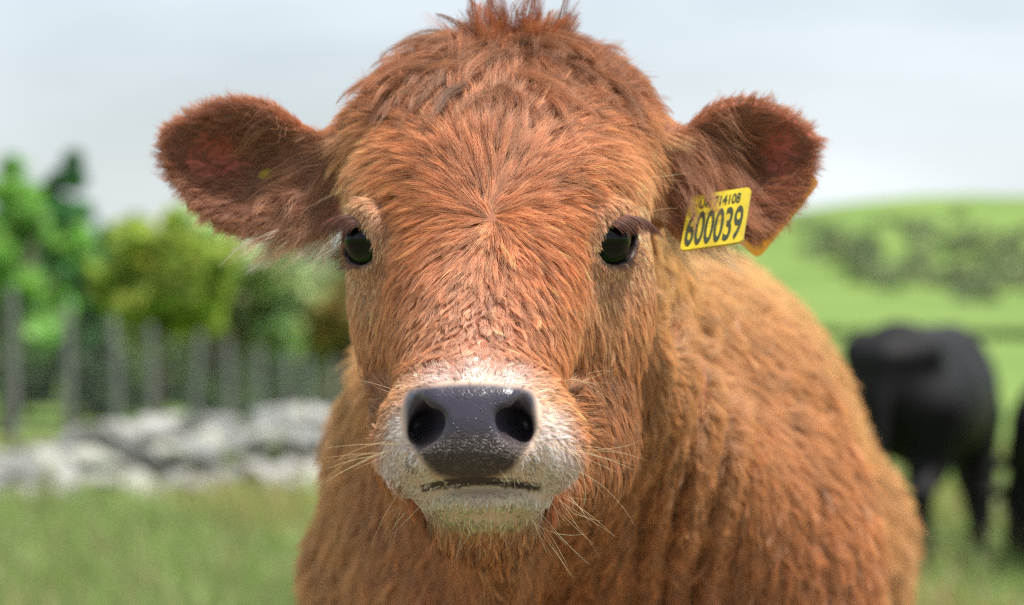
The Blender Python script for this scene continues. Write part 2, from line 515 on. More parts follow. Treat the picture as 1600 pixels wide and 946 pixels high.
for i in range(26):                                       # stones rolled off the wall into the grass
    xy = WA + wd_ * rg.uniform(0, wl * .8) - wn * rg.uniform(.4, .9)
    o = link('stone', stones[int(rg.integers(12))], wall)
    o.matrix_basis = Matrix.Translation((*xy, float(ground_z(*xy)) + .06)) @ Euler(rg.normal(0, .5, 3)).to_matrix().to_4x4() @ Matrix.Diagonal((rg.uniform(.2, .4), rg.uniform(.2, .35), rg.uniform(.15, .28), 1))
rk = bpy.data.objects.new('limestone_rock', stones[0]); C.objects.link(rk)
rk.matrix_basis = Matrix.Translation((740 * 16.6 / FP, 16.6, float(ground_z(740 * 16.6 / FP, 16.6)) + .07)) @ Matrix.Diagonal((.19, .18, .18, 1))
rk['label'] = 'small pale limestone rock in the grass beside the black cattle'; rk['category'] = 'rock'

# ------------------------------------------------------------------ post and wire fence
post_m = material('weathered_wood', (0.13, 0.14, 0.13), 0.85, 0.2, noise=(14, (0.20, 0.205, 0.19)), bump=(40, .6))
wire_m = material('galvanised_wire', (0.35, 0.36, 0.37), 0.45, 0.5, Metallic=0.7, noise=(60, (0.2, 0.2, 0.2)))
fence = link('wire_fence', None, label='fence of grey wooden posts and netting wire behind the stone wall', cat='fence')
FPX = [(-60, 23.2, 440), (22, 24, 448), (105, 25.3, 468), (180, 26.8, 492), (240, 28, 506), (303, 29.5, 518), (357, 31, 530), (405, 32.5, 540), (447, 34, 550), (485, 35.5, 556), (520, 37, 560), (560, 39, 566)]
fence.location = (-3.5, 28, float(ground_z(-3.5, 28)))
tops = []
for px, dp, row in FPX:
    x = (px - 800) * dp / FP; z0 = float(ground_z(x, dp)); zt = CH - (row - HZ) * dp / FP
    tops.append((x, dp, z0, zt))
    j = rg.normal(0, .02, 2)
    v, f = tube([(x, dp, z0 - .2), (x + j[0], dp, (z0 + zt) / 2), (x + j[1], dp, zt)], [.042, .040, .037], 8)
    link('post', mesh('post', np.array(v), f, [post_m]), fence)
for k in range(7):
    fr = .10 + k * .135
    pts = [(x, y - .075, z0 + (zt - z0) * fr) for x, y, z0, zt in tops]
    v, f = tube(pts, [.004] * len(pts), 5)
    link('wire', mesh('wire', np.array(v), f, [wire_m]), fence)
sv, sf = [], []
for a_, b_ in zip(tops[:-1], tops[1:]):
    nn = int(math.hypot(b_[0] - a_[0], b_[1] - a_[1]) / .16)
    for k in range(1, nn):
        q = k / nn; l = [a_[i] * (1 - q) + b_[i] * q for i in range(4)]
        hh = l[3] - l[2]
        v, f = tube([(l[0], l[1] - .075, l[2] + hh * .10), (l[0], l[1] - .075, l[2] + hh * .91)], [.0025, .0025], 4)
        o_ = len(sv); sv += v; sf += [tuple(i + o_ for i in q_) for q_ in f]
link('netting', mesh('netting', np.array(sv), sf, [wire_m]), fence, kind='stuff')

def union(U):
    def f(p):
        d = U[0][0](p)
        for g, k in U[1:]:
            d = smin(d, g(p), k)
        return d
    return f

# ------------------------------------------------------------------ black cattle grazing behind
black_m = material('black_hide', (0.006, 0.006, 0.008), 0.6, 0.16, noise=(11, (0.011, 0.010, 0.011)), bump=(180, .35, .006))
hoof_m = black_m
def cow_mesh(graze=True, sc=1.0):
    """standing animal, +x forward, feet on z = 0"""
    V3 = lambda x, y, z: np.array([x, y, z])
    B = [(sdE(V3(0, 0, .80), (.58, .27, .30)), .1), (sdE(V3(.42, 0, .84), (.26, .23, .28)), .1), (sdE(V3(-.50, 0, .88), (.27, .245, .26)), .1),
         (sdC(V3(-.55, 0, 1.06), V3(.45, 0, 1.05), .085, .085), .15)]
    for s in (-1, 1):
        B += [(sdE(V3(-.62, .17 * s, 1.05), (.07, .05, .05)), .08),
              (sdC(V3(.46, .14 * s, .72), V3(.44, .14 * s, .42), .11, .065), .06), (sdC(V3(.44, .14 * s, .42), V3(.45, .135 * s, .08), .05, .042), .04),
              (sdC(V3(.45, .135 * s, .07), V3(.475, .135 * s, .035), .048, .055), .02),
              (sdC(V3(-.56, .145 * s, .80), V3(-.52, .145 * s, .54), .15, .085), .06), (sdC(V3(-.52, .145 * s, .54), V3(-.66, .14 * s, .42), .075, .05), .04),
              (sdC(V3(-.66, .14 * s, .42), V3(-.62, .14 * s, .08), .046, .042), .03), (sdC(V3(-.62, .14 * s, .07), V3(-.59, .14 * s, .035), .05, .056), .02)]
    B += [(sdC(V3(-.76, 0, 1.02), V3(-.82, 0, .55), .035, .018), .04), (sdC(V3(-.82, 0, .55), V3(-.82, 0, .36), .02, .035), .03)]
    B += [(sdE(V3(-.62, 0, 1.02), (.15, .18, .085)), .08)]
    if graze:
        B += [(sdC(V3(.55, 0, .88), V3(.98, 0, .45), .17, .10), .10), (sdC(V3(.98, 0, .42), V3(1.13, 0, .14), .095, .055), .05)]
        ex = [(V3(.97, .10, .50), V3(.93, .26, .47))]
    else:
        B += [(sdC(V3(.55, 0, .95), V3(.88, 0, 1.15), .17, .10), .10), (sdC(V3(.90, 0, 1.17), V3(1.18, 0, 1.0), .095, .055), .05)]
        ex = [(V3(.88, .10, 1.2), V3(.84, .26, 1.2))]
    for a, b_ in ex:
        for s in (-1, 1):
            m_ = np.array([1, s, 1])
            B += [(sdE((a + b_) / 2 * m_, (.05, .10, .035)), .03)]
    f = union(B)
    v, q = surface_nets(lambda p: np.maximum(f(p), -p[:, 2]), (-.95, -.42, -.03), (1.3, .42, 1.36), .018)
    return mesh('body', v * sc, q, [black_m], True)
def cow(px, depth, heading, sc, graze, label):
    x = (px - 800) * depth / FP
    z = float(ground_z(x, depth))
    r = link('black_cow', None, label=label, cat='cow', group='black cattle grazing behind the calf')
    o = link('body', cow_mesh(graze, sc), r)
    dk = material('dark_eye', (.006, .006, .006), .1, .6, noise=(50, (.012, .01, .01)))
    for s in (-1, 1):
        bm = bmesh.new(); bmesh.ops.create_uvsphere(bm, u_segments=12, v_segments=8, radius=.018)
        me = bpy.data.meshes.new('eye'); bm.to_mesh(me); bm.free(); me.materials.append(dk)
        e_ = link('eye', me, r)
        e_.location = Vector((1.03, .082 * s, .40) if graze else (1.0, .085 * s, 1.17)) * sc
    r.location = (x, depth, z); r.rotation_euler = (0, 0, heading)
    return r
cow(1448, 12.9, R(68), 0.97, True, 'black cow grazing with its rump turned, nearer the brown calf')
cow(1688, 12.2, R(98), 0.80, True, 'smaller black cow cut off at the picture edge beyond the other cow')

# ------------------------------------------------------------------ the calf: shape
def poly_sd(u, v, poly):
    """signed distance to a 2-d polygon"""
    p = np.stack([u, v], 1).astype(np.float32); q = np.asarray(poly, np.float32)
    d = np.full(len(p), 1e9, np.float32); s = np.ones(len(p), np.float32)
    for i in range(len(q)):
        a, b = q[i], q[i - 1]
        e = b - a; wv = p - a
        t = np.clip((wv @ e) / (e @ e), 0, 1)
        d = np.minimum(d, ((wv - t[:, None] * e) ** 2).sum(1))
        c1 = p[:, 1] >= a[1]; c2 = p[:, 1] < b[1]; c3 = e[0] * wv[:, 1] > e[1] * wv[:, 0]
        flip = (c1 & c2 & c3) | (~c1 & ~c2 & ~c3)
        s[flip] *= -1
    return s * np.sqrt(d)

def spline(poly, n=6):
    q = np.asarray(poly, float); out = []
    for i in range(len(q)):
        p0, p1, p2, p3 = q[i - 1], q[i], q[(i + 1) % len(q)], q[(i + 2) % len(q)]
        for k in range(n):
            t = k / n
            out.append(0.5 * (2 * p1 + (p2 - p0) * t + (2 * p0 - 5 * p1 + 4 * p2 - p3) * t * t + (3 * p1 - p0 - 3 * p2 + p3) * t ** 3))
    return np.array(out)

EAR_L = [(560, 225), (510, 215), (465, 192), (425, 166), (380, 156), (335, 163), (290, 183), (262, 202), (254, 228), (264, 266),
         (290, 306), (322, 336), (360, 358), (410, 368), (455, 370), (500, 366), (540, 345), (565, 300)]
EAR_R = [(1010, 225), (1055, 210), (1092, 184), (1130, 161), (1170, 157), (1212, 168), (1250, 192), (1272, 216), (1272, 250), (1254, 298),
         (1228, 332), (1200, 360), (1176, 374), (1150, 366), (1105, 362), (1065, 366), (1035, 345), (1010, 300)]

def ear_fn(poly, base, tip, y0, y1, sgn):
    """a cupped leaf of skin; base/tip are px points of its mid-line"""
    poly = spline(poly, 4)
    bx, by = base; tx, ty = tip
    ax = np.array([tx - bx, ty - by], float); Lx = np.linalg.norm(ax); ax /= Lx
    qx = np.array([-ax[1], ax[0]]) * sgn
    ym = 0.5 * (y0 + y1)
    sc = ym / FP
    def depth(U, V):
        s = ((U - bx) * ax[0] + (V - by) * ax[1]) / Lx
        q = ((U - bx) * qx[0] + (V - by) * qx[1]) / 110.0
        s_ = np.clip(s, -0.3, 1.2)
        cup = 0.040 * np.exp(-((s_ - 0.45) / 0.42) ** 2) * np.exp(-((q - 0.05) / 0.55) ** 2)
        ridge = -0.012 * np.exp(-((s_ - 0.28) / 0.16) ** 2) * np.exp(-((q + 0.25) / 0.22) ** 2)
        return y0 + (y1 - y0) * np.clip(s_, 0, 1.2) + cup + ridge, s_
    def f(p):
        U = p[:, 0] * FP / p[:, 1] + 800; V = HZ - (p[:, 2] - CH) * FP / p[:, 1]
        d, s = depth(U, V)
        d2 = poly_sd(U, V, poly) * sc
        th = 0.0045 + 0.010 * np.clip(0.55 - s, 0, 0.5)
        return smax(d2, np.abs(p[:, 1] - d) * 0.8 - th, 0.006)
    return f

class Eye: pass
def make_eye(px, py, y, gaze, medial, r=0.0195):
    e = Eye()
    e.c = P(px, py, y); e.r = r
    e.g = unit(np.array(gaze, float))
    b = np.array(medial, float); b -= e.g * (b @ e.g); e.b = unit(b)      # towards the inner corner
    e.t = unit(np.cross(e.g, e.b))
    if e.t[2] < 0: e.t = -e.t
    return e
EYEL = make_eye(582, 375, 2.000, (-0.76, -0.65, 0.02), (0.50, -0.60, -0.36))
EYER = make_eye(942, 375, 1.992, (0.66, -0.75, 0.02), (-0.62, -0.50, -0.36))

def boxed(f, lo, hi, pad=0.06):
    """evaluate f only inside a box; outside give the distance to the box plus the pad"""
    lo = np.asarray(lo, np.float32); hi = np.asarray(hi, np.float32)
    c = (lo + hi) / 2; h = (hi - lo) / 2
    def g(p):
        q = np.abs(p - c) - h
        d = np.sqrt((np.maximum(q, 0) ** 2).sum(1)) + pad
        m = (q < 0).all(1)
        if m.any():
            d[m] = f(p[m])
        return d
    return g

# body frame: origin on the ground below the chest, +x towards the tail
BY = R(81)      # heading of the spine, from +X
BO = np.array([0.060, 2.66, 0.0])
BX = np.array([math.cos(BY), math.sin(BY), 0.0]); BS = np.array([-math.sin(BY), math.cos(BY), 0.0])
def W(a, s, z):
    """body coordinates (back along the spine, to the calf's right side, up) to world"""
    return BO + BX * a + BS * s + np.array([0, 0, z])
BD = math.degrees(BY)

def build_calf_sdf():
    U = []       # (function, blend)
    U += [(sdE(P(788, 290, 2.090), (0.087, 0.106, 0.084)), 0.03)]
    U += [(sdC(P(684, 225, 2.10), P(898, 225, 2.10), 0.048, 0.048), 0.045)]
    U += [(sdE(P(790, 165, 2.115), (0.065, 0.05, 0.028)), 0.04)]
    U += [(sdC(P(772, 380, 2.016), P(744, 620, 1.898), 0.077, 0.050), 0.055)]
    U += [(sdC(P(640, 335, 2.035), P(684, 470, 2.045), 0.038, 0.048), 0.04)]       # left orbit and cheek
    U += [(sdC(P(682, 470, 2.06), P(700, 690, 1.990), 0.048, 0.042), 0.05)]
    U += [(sdC(P(905, 335, 2.030), P(880, 470, 2.045), 0.040, 0.050), 0.04)]
    U += [(sdC(P(876, 470, 2.06), P(872, 690, 2.03), 0.052, 0.046), 0.05)]
    U += [(sdC(P(868, 690, 2.04), P(778, 795, 1.890), 0.044, 0.027), 0.04)]         # jaw
    U += [(sdC(P(700, 690, 2.01), P(738, 795, 1.890), 0.038, 0.027), 0.04)]
    U += [(sdE(P(748, 662, 1.860), (0.058, 0.058, 0.038)), 0.025)]                 # muzzle
    U += [(sdE(P(652, 710, 1.850), (0.021, 0.034, 0.024)), 0.03)]
    U += [(sdE(P(847, 706, 1.850), (0.023, 0.034, 0.023)), 0.03)]
    base = union(U)
    nose = sdE(P(735, 668, 1.832), (0.043, 0.045, 0.031), (0, 0, 0))
    pad = sdB(P(735, 672, 1.815), (0.034, 0.026, 0.029), 0.014, (-8, 0, 0))
    # rims that overhang the nostrils
    def rim(pts, r):
        return [(sdC(P(*pts[i]), P(*pts[i + 1]), r[i], r[i + 1]), 0.006) for i in range(len(pts) - 1)]
    rims = union(rim([(654, 618, 1.816), (680, 632, 1.800), (694, 662, 1.796), (688, 694, 1.797), (668, 712, 1.810)], [.0050, .0055, .0060, .0055, .0050])
                 + rim([(819, 616, 1.816), (793, 630, 1.800), (778, 660, 1.796), (783, 692, 1.797), (803, 710, 1.810)], [.0050, .0055, .0060, .0055, .0050])
                 + rim([(637, 640, 1.820), (634, 680, 1.820), (650, 715, 1.812)], [.004, .005, .005])
                 + rim([(835, 638, 1.820), (838, 678, 1.820), (823, 713, 1.812)], [.004, .005, .005]))
    lip = sdE(P(757, 775, 1.868), (0.043, 0.054, 0.0135))
    chin = sdE(P(757, 798, 1.895), (0.031, 0.056, 0.020))
    lipline = union([(sdC(P(660, 761, 1.824), P(700, 754, 1.808), .0016, .0020), .003), (sdC(P(700, 754, 1.808), P(750, 751, 1.800), .0020, .0022), .003), (sdC(P(750, 751, 1.800), P(795, 753, 1.808), .0022, .0020), .003), (sdC(P(795, 753, 1.808), P(845, 761, 1.826), .0020, .0016), .003)])
    nl = [sdE(P(667, 668, 1.800), (0.0080, 0.034, 0.0125), (0, 34, 14)), sdC(P(641, 616, 1.797), P(658, 655, 1.803), 0.0040, 0.0070),
          sdE(P(648, 668, 1.788), (0.0085, 0.016, 0.0190), (0, 12, 20))]
    nr = [sdE(P(803, 666, 1.800), (0.0080, 0.034, 0.0125), (0, -34, -14)), sdC(P(830, 614, 1.797), P(813, 653, 1.803), 0.0040, 0.0070),
          sdE(P(822, 666, 1.788), (0.0085, 0.016, 0.0190), (0, -12, -20))]
    earL = boxed(ear_fn(EAR_L, (545, 285), (262, 240), 2.085, 2.115, 1), (-0.30, 2.03, 1.17), (-0.06, 2.20, 1.34), 0.014)
    earR = boxed(ear_fn(EAR_R, (1020, 285), (1268, 240), 2.085, 2.115, -1), (0.06, 2.03, 1.17), (0.27, 2.20, 1.34), 0.014)
    roots = union([(sdC(P(620, 265, 2.115), P(500, 280, 2.125), 0.045, 0.026), .01), (sdC(P(950, 265, 2.115), P(1070, 280, 2.125), 0.045, 0.026), .01)])
    nk = union([(sdC(P(790, 330, 2.17), W(0.05, 0, 1.03), 0.095, 0.16), 0.06),
          (sdC(P(800, 640, 2.17), W(0.02, -0.04, 0.84), 0.058, 0.115), 0.07),
          (sdC(P(905, 560, 2.15), W(0.00, -0.14, 0.93), 0.050, 0.10), 0.05)])
    dew_poly = [(2.02, 1.015), (1.985, 0.985), (2.06, 0.92), (2.20, 0.82), (2.42, 0.66), (2.60, 0.56), (2.75, 0.60), (2.70, 0.95), (2.25, 1.02)]
    def dew(p):
        x0 = (770 - 800) * p[:, 1] / FP + 0.10 * np.clip(p[:, 1] - 2.05, 0, 1) + 0.006 * np.sin(p[:, 2] * 60)
        return smax(poly_sd(p[:, 1], p[:, 2], dew_poly), np.abs(p[:, 0] - x0) - 0.010, 0.012)
    dew = boxed(dew, (-0.10, 1.90, 0.45), (0.16, 2.85, 1.10), 0.035)
    def face(p):
        d = base(p)
        d = smin(d, nose(p), 0.014)
        d = smin(d, pad(p), 0.012)
        d = smin(d, rims(p), 0.006)
        d2 = smin(lip(p), chin(p), 0.015)
        d = smin(d, d2, 0.005)
        d = smin(d, roots(p), 0.04)
        d = smin(d, earL(p), 0.012)
        d = smin(d, earR(p), 0.012)
        for e in (EYEL, EYER):
            q = p - e.c.astype(np.float32)
            r = np.sqrt((q * q).sum(1))
            d = smin(d, r - (e.r + 0.0042), 0.014)
            a = q @ e.g.astype(np.float32); b = q @ e.b.astype(np.float32); t = q @ e.t.astype(np.float32)
            d = smin(d, np.sqrt((a - 0.012) ** 2 + (b * 0.42) ** 2 + (t - 0.0225 + 11 * b * b) ** 2) - 0.0042, 0.011)    # fold of the upper lid
            o1 = np.sqrt(b * b + (t + 0.0068) ** 2) - 0.0202
            o2 = np.sqrt(b * b + (t - 0.0046) ** 2) - 0.0216
            d = smax(d, -smax(smax(o1, o2, 0.004), -(a - 0.002), 0.003), 0.0035)
        for L in (nl, nr):
            g = smin(smin(L[0](p), L[1](p), 0.008), L[2](p), 0.006)
            d = smax(d, -g, 0.005)
        return smax(d, -lipline(p), 0.003)
    B = []
    B += [(sdE(W(0.48, 0, 0.86), (0.56, 0.250, 0.30), (0, 0, BD)), 0.1)]
    B += [(sdE(W(0.02, 0, 0.88), (0.24, 0.225, 0.27), (0, 0, BD)), 0.12)]
    B += [(sdC(W(0.10, 0, 1.12), W(0.95, 0, 1.12), 0.090, 0.10), 0.20)]
    B += [(sdE(W(0.98, 0, 0.94), (0.26, 0.23, 0.25), (0, 0, BD)), 0.1)]
    B += [(sdE(W(-0.10, 0, 0.72), (0.16, 0.15, 0.18), (0, 0, BD)), 0.10)]
    for s in (-1, 1):
        B += [(sdE(W(0.05, 0.140 * s, 0.92), (0.14, 0.085, 0.21), (0, 8, BD)), 0.08)]      # shoulder
        B += [(sdC(W(0.02, 0.15 * s, 0.78), W(0.04, 0.15 * s, 0.45), 0.11, 0.062), 0.06)]
        B += [(sdC(W(0.04, 0.15 * s, 0.45), W(0.03, 0.145 * s, 0.36), 0.055, 0.048), 0.03)]
        B += [(sdC(W(0.03, 0.145 * s, 0.36), W(0.03, 0.145 * s, 0.09), 0.040, 0.036), 0.03)]
        B += [(sdC(W(0.02, 0.145 * s, 0.07), W(0.00, 0.145 * s, 0.035), 0.046, 0.055), 0.02)]
        B += [(sdC(W(1.02, 0.14 * s, 0.85), W(0.96, 0.14 * s, 0.55), 0.14, 0.075), 0.06)]
        B += [(sdC(W(0.96, 0.14 * s, 0.55), W(1.10, 0.135 * s, 0.42), 0.070, 0.046), 0.04)]
        B += [(sdC(W(1.10, 0.135 * s, 0.42), W(1.06, 0.135 * s, 0.09), 0.042, 0.038), 0.03)]
        B += [(sdC(W(1.05, 0.135 * s, 0.07), W(1.03, 0.135 * s, 0.035), 0.048, 0.055), 0.02)]
    B += [(sdC(W(1.22, 0, 1.06), W(1.30, 0, 0.62), 0.035, 0.018), 0.04)]
    B += [(sdC(W(1.30, 0, 0.62), W(1.30, 0, 0.38), 0.020, 0.032), 0.03)]
    body = union(B)
    face = boxed(face, (-0.36, 1.66, 0.84), (0.34, 2.34, 1.46), 0.055)
    body = boxed(body, (-0.50, 2.12, -0.15), (0.98, 4.30, 1.52), 0.11)
    def f(p):
        d = smin(body(p), nk(p), 0.10)
        d = smin(d, dew(p), 0.03)
        ff = p[:, 0] * (FP / 2.42) + 800 + 0.05 * (p[:, 2] - 1.0) * FP / 2.42           # loose skin hangs in upright folds down the neck
        fw = np.exp(-((ff - 1060) / 75) ** 2) * sstep(2.15, 2.3, p[:, 1]) * (1 - sstep(2.55, 2.8, p[:, 1])) * sstep(0.75, 0.9, p[:, 2]) * (1 - sstep(1.12, 1.2, p[:, 2]))
        bf = sstep(2.45, 2.65, p[:, 1]) * sstep(0.6, 0.8, p[:, 2]) * (1 - sstep(1.10, 1.2, p[:, 2]))
        d = d + bf * 0.0045 * np.sin((p[:, 0] * .80 + p[:, 2] * .42) * 118 + 1.5 * np.sin(p[:, 2] * 16)) * (0.6 + .4 * np.sin(p[:, 2] * 23 + p[:, 0] * 9))
        d = d + fw * 0.008 * np.sin(ff * (6.283 / 52) + 5 * np.sin(p[:, 2] * 9))
        d = smin(d, face(p), 0.05)
        return np.maximum(d, -p[:, 2])
    return f

calf_f = build_calf_sdf()
YC = 2.30
hv, hq = surface_nets(calf_f, (-0.27, 1.76, 0.80), (0.26, YC, 1.38), 0.0028)
bv, bq = surface_nets(calf_f, (-0.32, YC - 0.012, -0.02), (0.80, 4.16, 1.36), 0.016)
# ==== BACKGROUND
# ------------------------------------------------------------------ the calf: skin, coat colours and lie of the hair
def lin(c):
    c = np.asarray(c, float) / 255.0
    return np.where(c <= 0.04045, c / 12.92, ((c + 0.055) / 1.055) ** 2.4)
def tone(c, g=0.38):
    return np.array([1.0, 1.10, .98]) * lin(c) ** 0.86 * g * 2.5
def uv(p):
    return p[:, 0] * FP / p[:, 1] + 800, HZ - (p[:, 2] - CH) * FP / p[:, 1]
def midline(V):
    return np.interp(V, [60, 340, 600, 760, 900], [790, 768, 742, 752, 765])

RUST, DRUST, TAN, PALE, CHEEK, PINKT = (186, 116, 74), (118, 60, 38), (212, 166, 120), (228, 194, 156), (178, 114, 72), (208, 158, 130)
WHITE, OCHRE, TOP, GREEN = (246, 238, 226), (208, 156, 106), (150, 86, 54), (198, 216, 162)
# (offset from the mid-line, row, spread, colour, length in mm)
COAT = [(0, 110, 60, (140, 80, 50), 24), (90, 120, 60, (140, 80, 50), 26), (180, 140, 60, TOP, 22),
        (0, 230, 50, RUST, 19), (90, 230, 55, RUST, 18), (170, 230, 50, (196, 134, 90), 15), (225, 220, 40, TAN, 13),
        (0, 340, 45, RUST, 15), (80, 320, 55, RUST, 16), (150, 320, 45, (190, 124, 80), 13), (205, 300, 30, TAN, 8),
        (172, 352, 30, PALE, 5), (205, 332, 24, (208, 164, 124), 3.5), (230, 350, 22, PALE, 4), (240, 390, 20, TAN, 5), (205, 432, 34, PALE, 5),
        (163, 418, 10, (120, 100, 92), 3), (165, 390, 18, TAN, 5),
        (0, 430, 45, (190, 128, 92), 10), (80, 420, 45, RUST, 13), (135, 420, 30, RUST, 10),
        (0, 500, 40, PINKT, 8), (60, 500, 40, (178, 114, 78), 10), (120, 500, 40, CHEEK, 12), (190, 505, 50, TAN, 11), (235, 480, 40, (184, 124, 78), 12),
        (0, 550, 25, PINKT, 7), (80, 560, 35, CHEEK, 9), (150, 580, 45, CHEEK, 12), (225, 590, 50, (176, 114, 70), 14),
        (0, 582, 16, WHITE, 3.2), (60, 590, 18, WHITE, 3.5), (95, 610, 18, (226, 204, 172), 4), (125, 615, 18, OCHRE, 6),
        (118, 660, 18, WHITE, 4.5), (145, 650, 16, OCHRE, 6), (120, 705, 22, WHITE, 4.5), (140, 730, 18, WHITE, 5), (105, 745, 14, (214, 216, 186), 4.5),
        (175, 690, 25, CHEEK, 12), (170, 780, 30, (160, 90, 56), 14), (235, 700, 45, (178, 112, 68), 16),
        (0, 762, 7, (120, 104, 92), 4), (0, 777, 14, (222, 220, 204), 3.6), (60, 780, 18, (214, 220, 192), 3.8), (0, 804, 15, GREEN, 3.6), (50, 802, 15, GREEN, 3.6),
        (95, 775, 16, (230, 228, 210), 4.5), (0, 842, 14, OCHRE, 6), (60, 838, 16, OCHRE, 6), (0, 870, 20, (176, 112, 64), 8),
        (60, 880, 30, (140, 82, 48), 14), (120, 860, 40, (140, 80, 48), 16)]
_ct = []
for o, r_, sg, c, L in COAT:
    for sgn in ((1, -1) if o else (1,)):
        lc = lin(c); _ct.append((midline(r_) + sgn * o, r_, sg, *(np.array([1.04, 1.15 - .18 * min(1, lc[1] / .5), 1.02 + .06 * min(1, lc[1] / .5)]) * lc ** 0.88 * (1.20 - 0.22 * lc[1])), L))
_ct = np.array(_ct)

def coat(U, V):
    wsum = np.zeros(len(U)); col = np.zeros((len(U), 3)); ln = np.zeros(len(U))
    for a in _ct:
        wt = np.exp(-((U - a[0]) ** 2 + (V - a[1]) ** 2) / (1.3 * a[2] ** 2)) / 1.0 + 1e-9 / (1 + ((U - a[0]) ** 2 + (V - a[1]) ** 2))
        wsum += wt; col += wt[:, None] * a[3:6]; ln += wt * a[6]
    col = col / wsum[:, None]
    return col, ln / wsum * 0.001

NOSE = spline([(640, 612), (690, 602), (735, 600), (782, 602), (829, 612), (838, 650), (831, 690), (814, 714), (796, 736), (765, 747), (735, 749),
               (705, 748), (677, 738), (659, 716), (641, 690), (633, 650)], 3)
def nose_sd(U, V, y):
    d = poly_sd(U, V, NOSE)
    return np.where(y < 1.90, d, 99.0)
def is_ear(p):
    U, V = uv(p)
    return ((U < 536) | (U > 1036)) & (V < 395) & (V > 130) & (p[:, 1] > 2.0) & (p[:, 1] < 2.22)
def eye_open(p, pad=0.0):
    m = np.zeros(len(p), bool)
    for e in (EYEL, EYER):
        q = p - e.c
        a, b, t = q @ e.g, q @ e.b, q @ e.t
        o = np.maximum(np.sqrt(b * b + (t + .0068) ** 2) - .0202, np.sqrt(b * b + (t - .0046) ** 2) - .0216)
        m |= (o < 0.0025 + pad) & (a > 0) & ((q * q).sum(1) < 0.03 ** 2)
    return m
def eye_rim(p):
    """distance outside the eye opening, in metres"""
    d = np.full(len(p), 1.0)
    for e in (EYEL, EYER):
        q = p - e.c
        a, b, t = q @ e.g, q @ e.b, q @ e.t
        o = np.maximum(np.sqrt(b * b + (t + .0068) ** 2) - .0202, np.sqrt(b * b + (t - .0046) ** 2) - .0216)
        d = np.minimum(d, np.where((a > 0) & ((q * q).sum(1) < 0.04 ** 2), o, 1.0))
    return d

calf = link('calf', None, label='reddish brown calf with tousled forelock looking straight out, yellow tag in one ear', cat='calf')
calf.location = tuple(W(0.5, 0, 0))

allv = np.concatenate([hv, bv]); allq = np.concatenate([hq, bq + len(hv)])
nrm = grad(calf_f, allv, 0.0015)

# skin colours live on the vertices: bare slate nose, dark lids, pink ear linings, brown hide
Uv, Vv = uv(allv)
skin = np.tile(lin((136, 76, 48)), (len(allv), 1)); wet = np.zeros(len(allv)); relief = np.zeros(len(allv))
ns = nose_sd(Uv, Vv, allv[:, 1])
k = np.clip(0.5 - ns / 10.0, 0, 1)[:, None]
pale = np.clip(1 - np.hypot((Uv - 748) / 175, (Vv - 705) / 145), 0, 1)[:, None] * (allv[:, 1] < 1.93)[:, None]
skin = skin * (1 - np.clip(pale * 4, 0, 1)) + lin((196, 172, 154)) * np.clip(pale * 4, 0, 1)
low = np.clip((Vv - 668) / 45, 0, 1)[:, None]
nc_ = lin((54, 48, 62)) * (1 - low) + lin((80, 66, 58)) * low
skin = skin * (1 - k) + nc_ * k
wet = k[:, 0] * (1 - 0.75 * low[:, 0])
relief = k[:, 0] * (0.10 + 0.90 * low[:, 0])
er = eye_rim(allv)
kp = np.clip(1.4 - er / 0.022, 0, 1)[:, None]
skin = skin * (1 - kp) + lin((150, 108, 80)) * kp
lowlid = np.zeros(len(allv))
for e in (EYEL, EYER):
    lowlid = np.maximum(lowlid, ((allv - e.c) @ e.t < -.006) * 1.0)
ke = np.clip(1.1 - er / (0.0016 + .0040 * lowlid), 0, 1)[:, None]
skin = skin * (1 - ke) + lin((42, 28, 30)) * ke
wet = np.maximum(wet, 0.4 * ke[:, 0]); wet[(Vv > 744)] = 0
em = (is_ear(allv) & (nrm[:, 1] < 0))[:, None]
skin = np.where(em, lin((158, 80, 66)), skin)
mo = (np.abs(Vv - 753 - ((Uv - 752) / 90) ** 2 * 10) < 7) & (np.abs(Uv - 752) < 95) & (allv[:, 1] < 1.87)
skin[mo] = lin((58, 46, 42))

skin_m = bpy.data.materials.new('calf_skin'); skin_m.use_nodes = True
t = skin_m.node_tree; b = t.nodes['Principled BSDF']
at = N(t, 'ShaderNodeAttribute', attribute_name='hide'); aw = N(t, 'ShaderNodeAttribute', attribute_name='wet'); ar = N(t, 'ShaderNodeAttribute', attribute_name='relief')
co = N(t, 'ShaderNodeTexCoord')
vo = N(t, 'ShaderNodeTexVoronoi', feature='DISTANCE_TO_EDGE'); vo.inputs['Scale'].default_value = 360
vd = N(t, 'ShaderNodeTexNoise'); vd.inputs['Scale'].default_value = 160; vd.inputs['Detail'].default_value = 3
vadd = N(t, 'ShaderNodeVectorMath', operation='MULTIPLY_ADD'); vadd.inputs[1].default_value = (0.009, 0.009, 0.006)
t.links.new(co.outputs['Object'], vd.inputs['Vector'])
t.links.new(vd.outputs['Color'], vadd.inputs[0]); t.links.new(co.outputs['Object'], vadd.inputs[2])
t.links.new(vadd.outputs[0], vo.inputs['Vector'])
vr = N(t, 'ShaderNodeMapRange'); vr.inputs[1].default_value = 0.0; vr.inputs[2].default_value = 0.22
t.links.new(vo.outputs['Distance'], vr.inputs[0])
mul = N(t, 'ShaderNodeMath', operation='MULTIPLY'); t.links.new(vr.outputs[0], mul.inputs[0]); t.links.new(ar.outputs['Fac'], mul.inputs[1])
fine = N(t, 'ShaderNodeTexNoise'); fine.inputs['Scale'].default_value = 900; fine.inputs['Detail'].default_value = 4
t.links.new(co.outputs['Object'], fine.inputs['Vector'])
b1 = N(t, 'ShaderNodeBump'); b1.inputs['Strength'].default_value = 1.0; b1.inputs['Distance'].default_value = 0.0008
t.links.new(mul.outputs[0], b1.inputs['Height'])
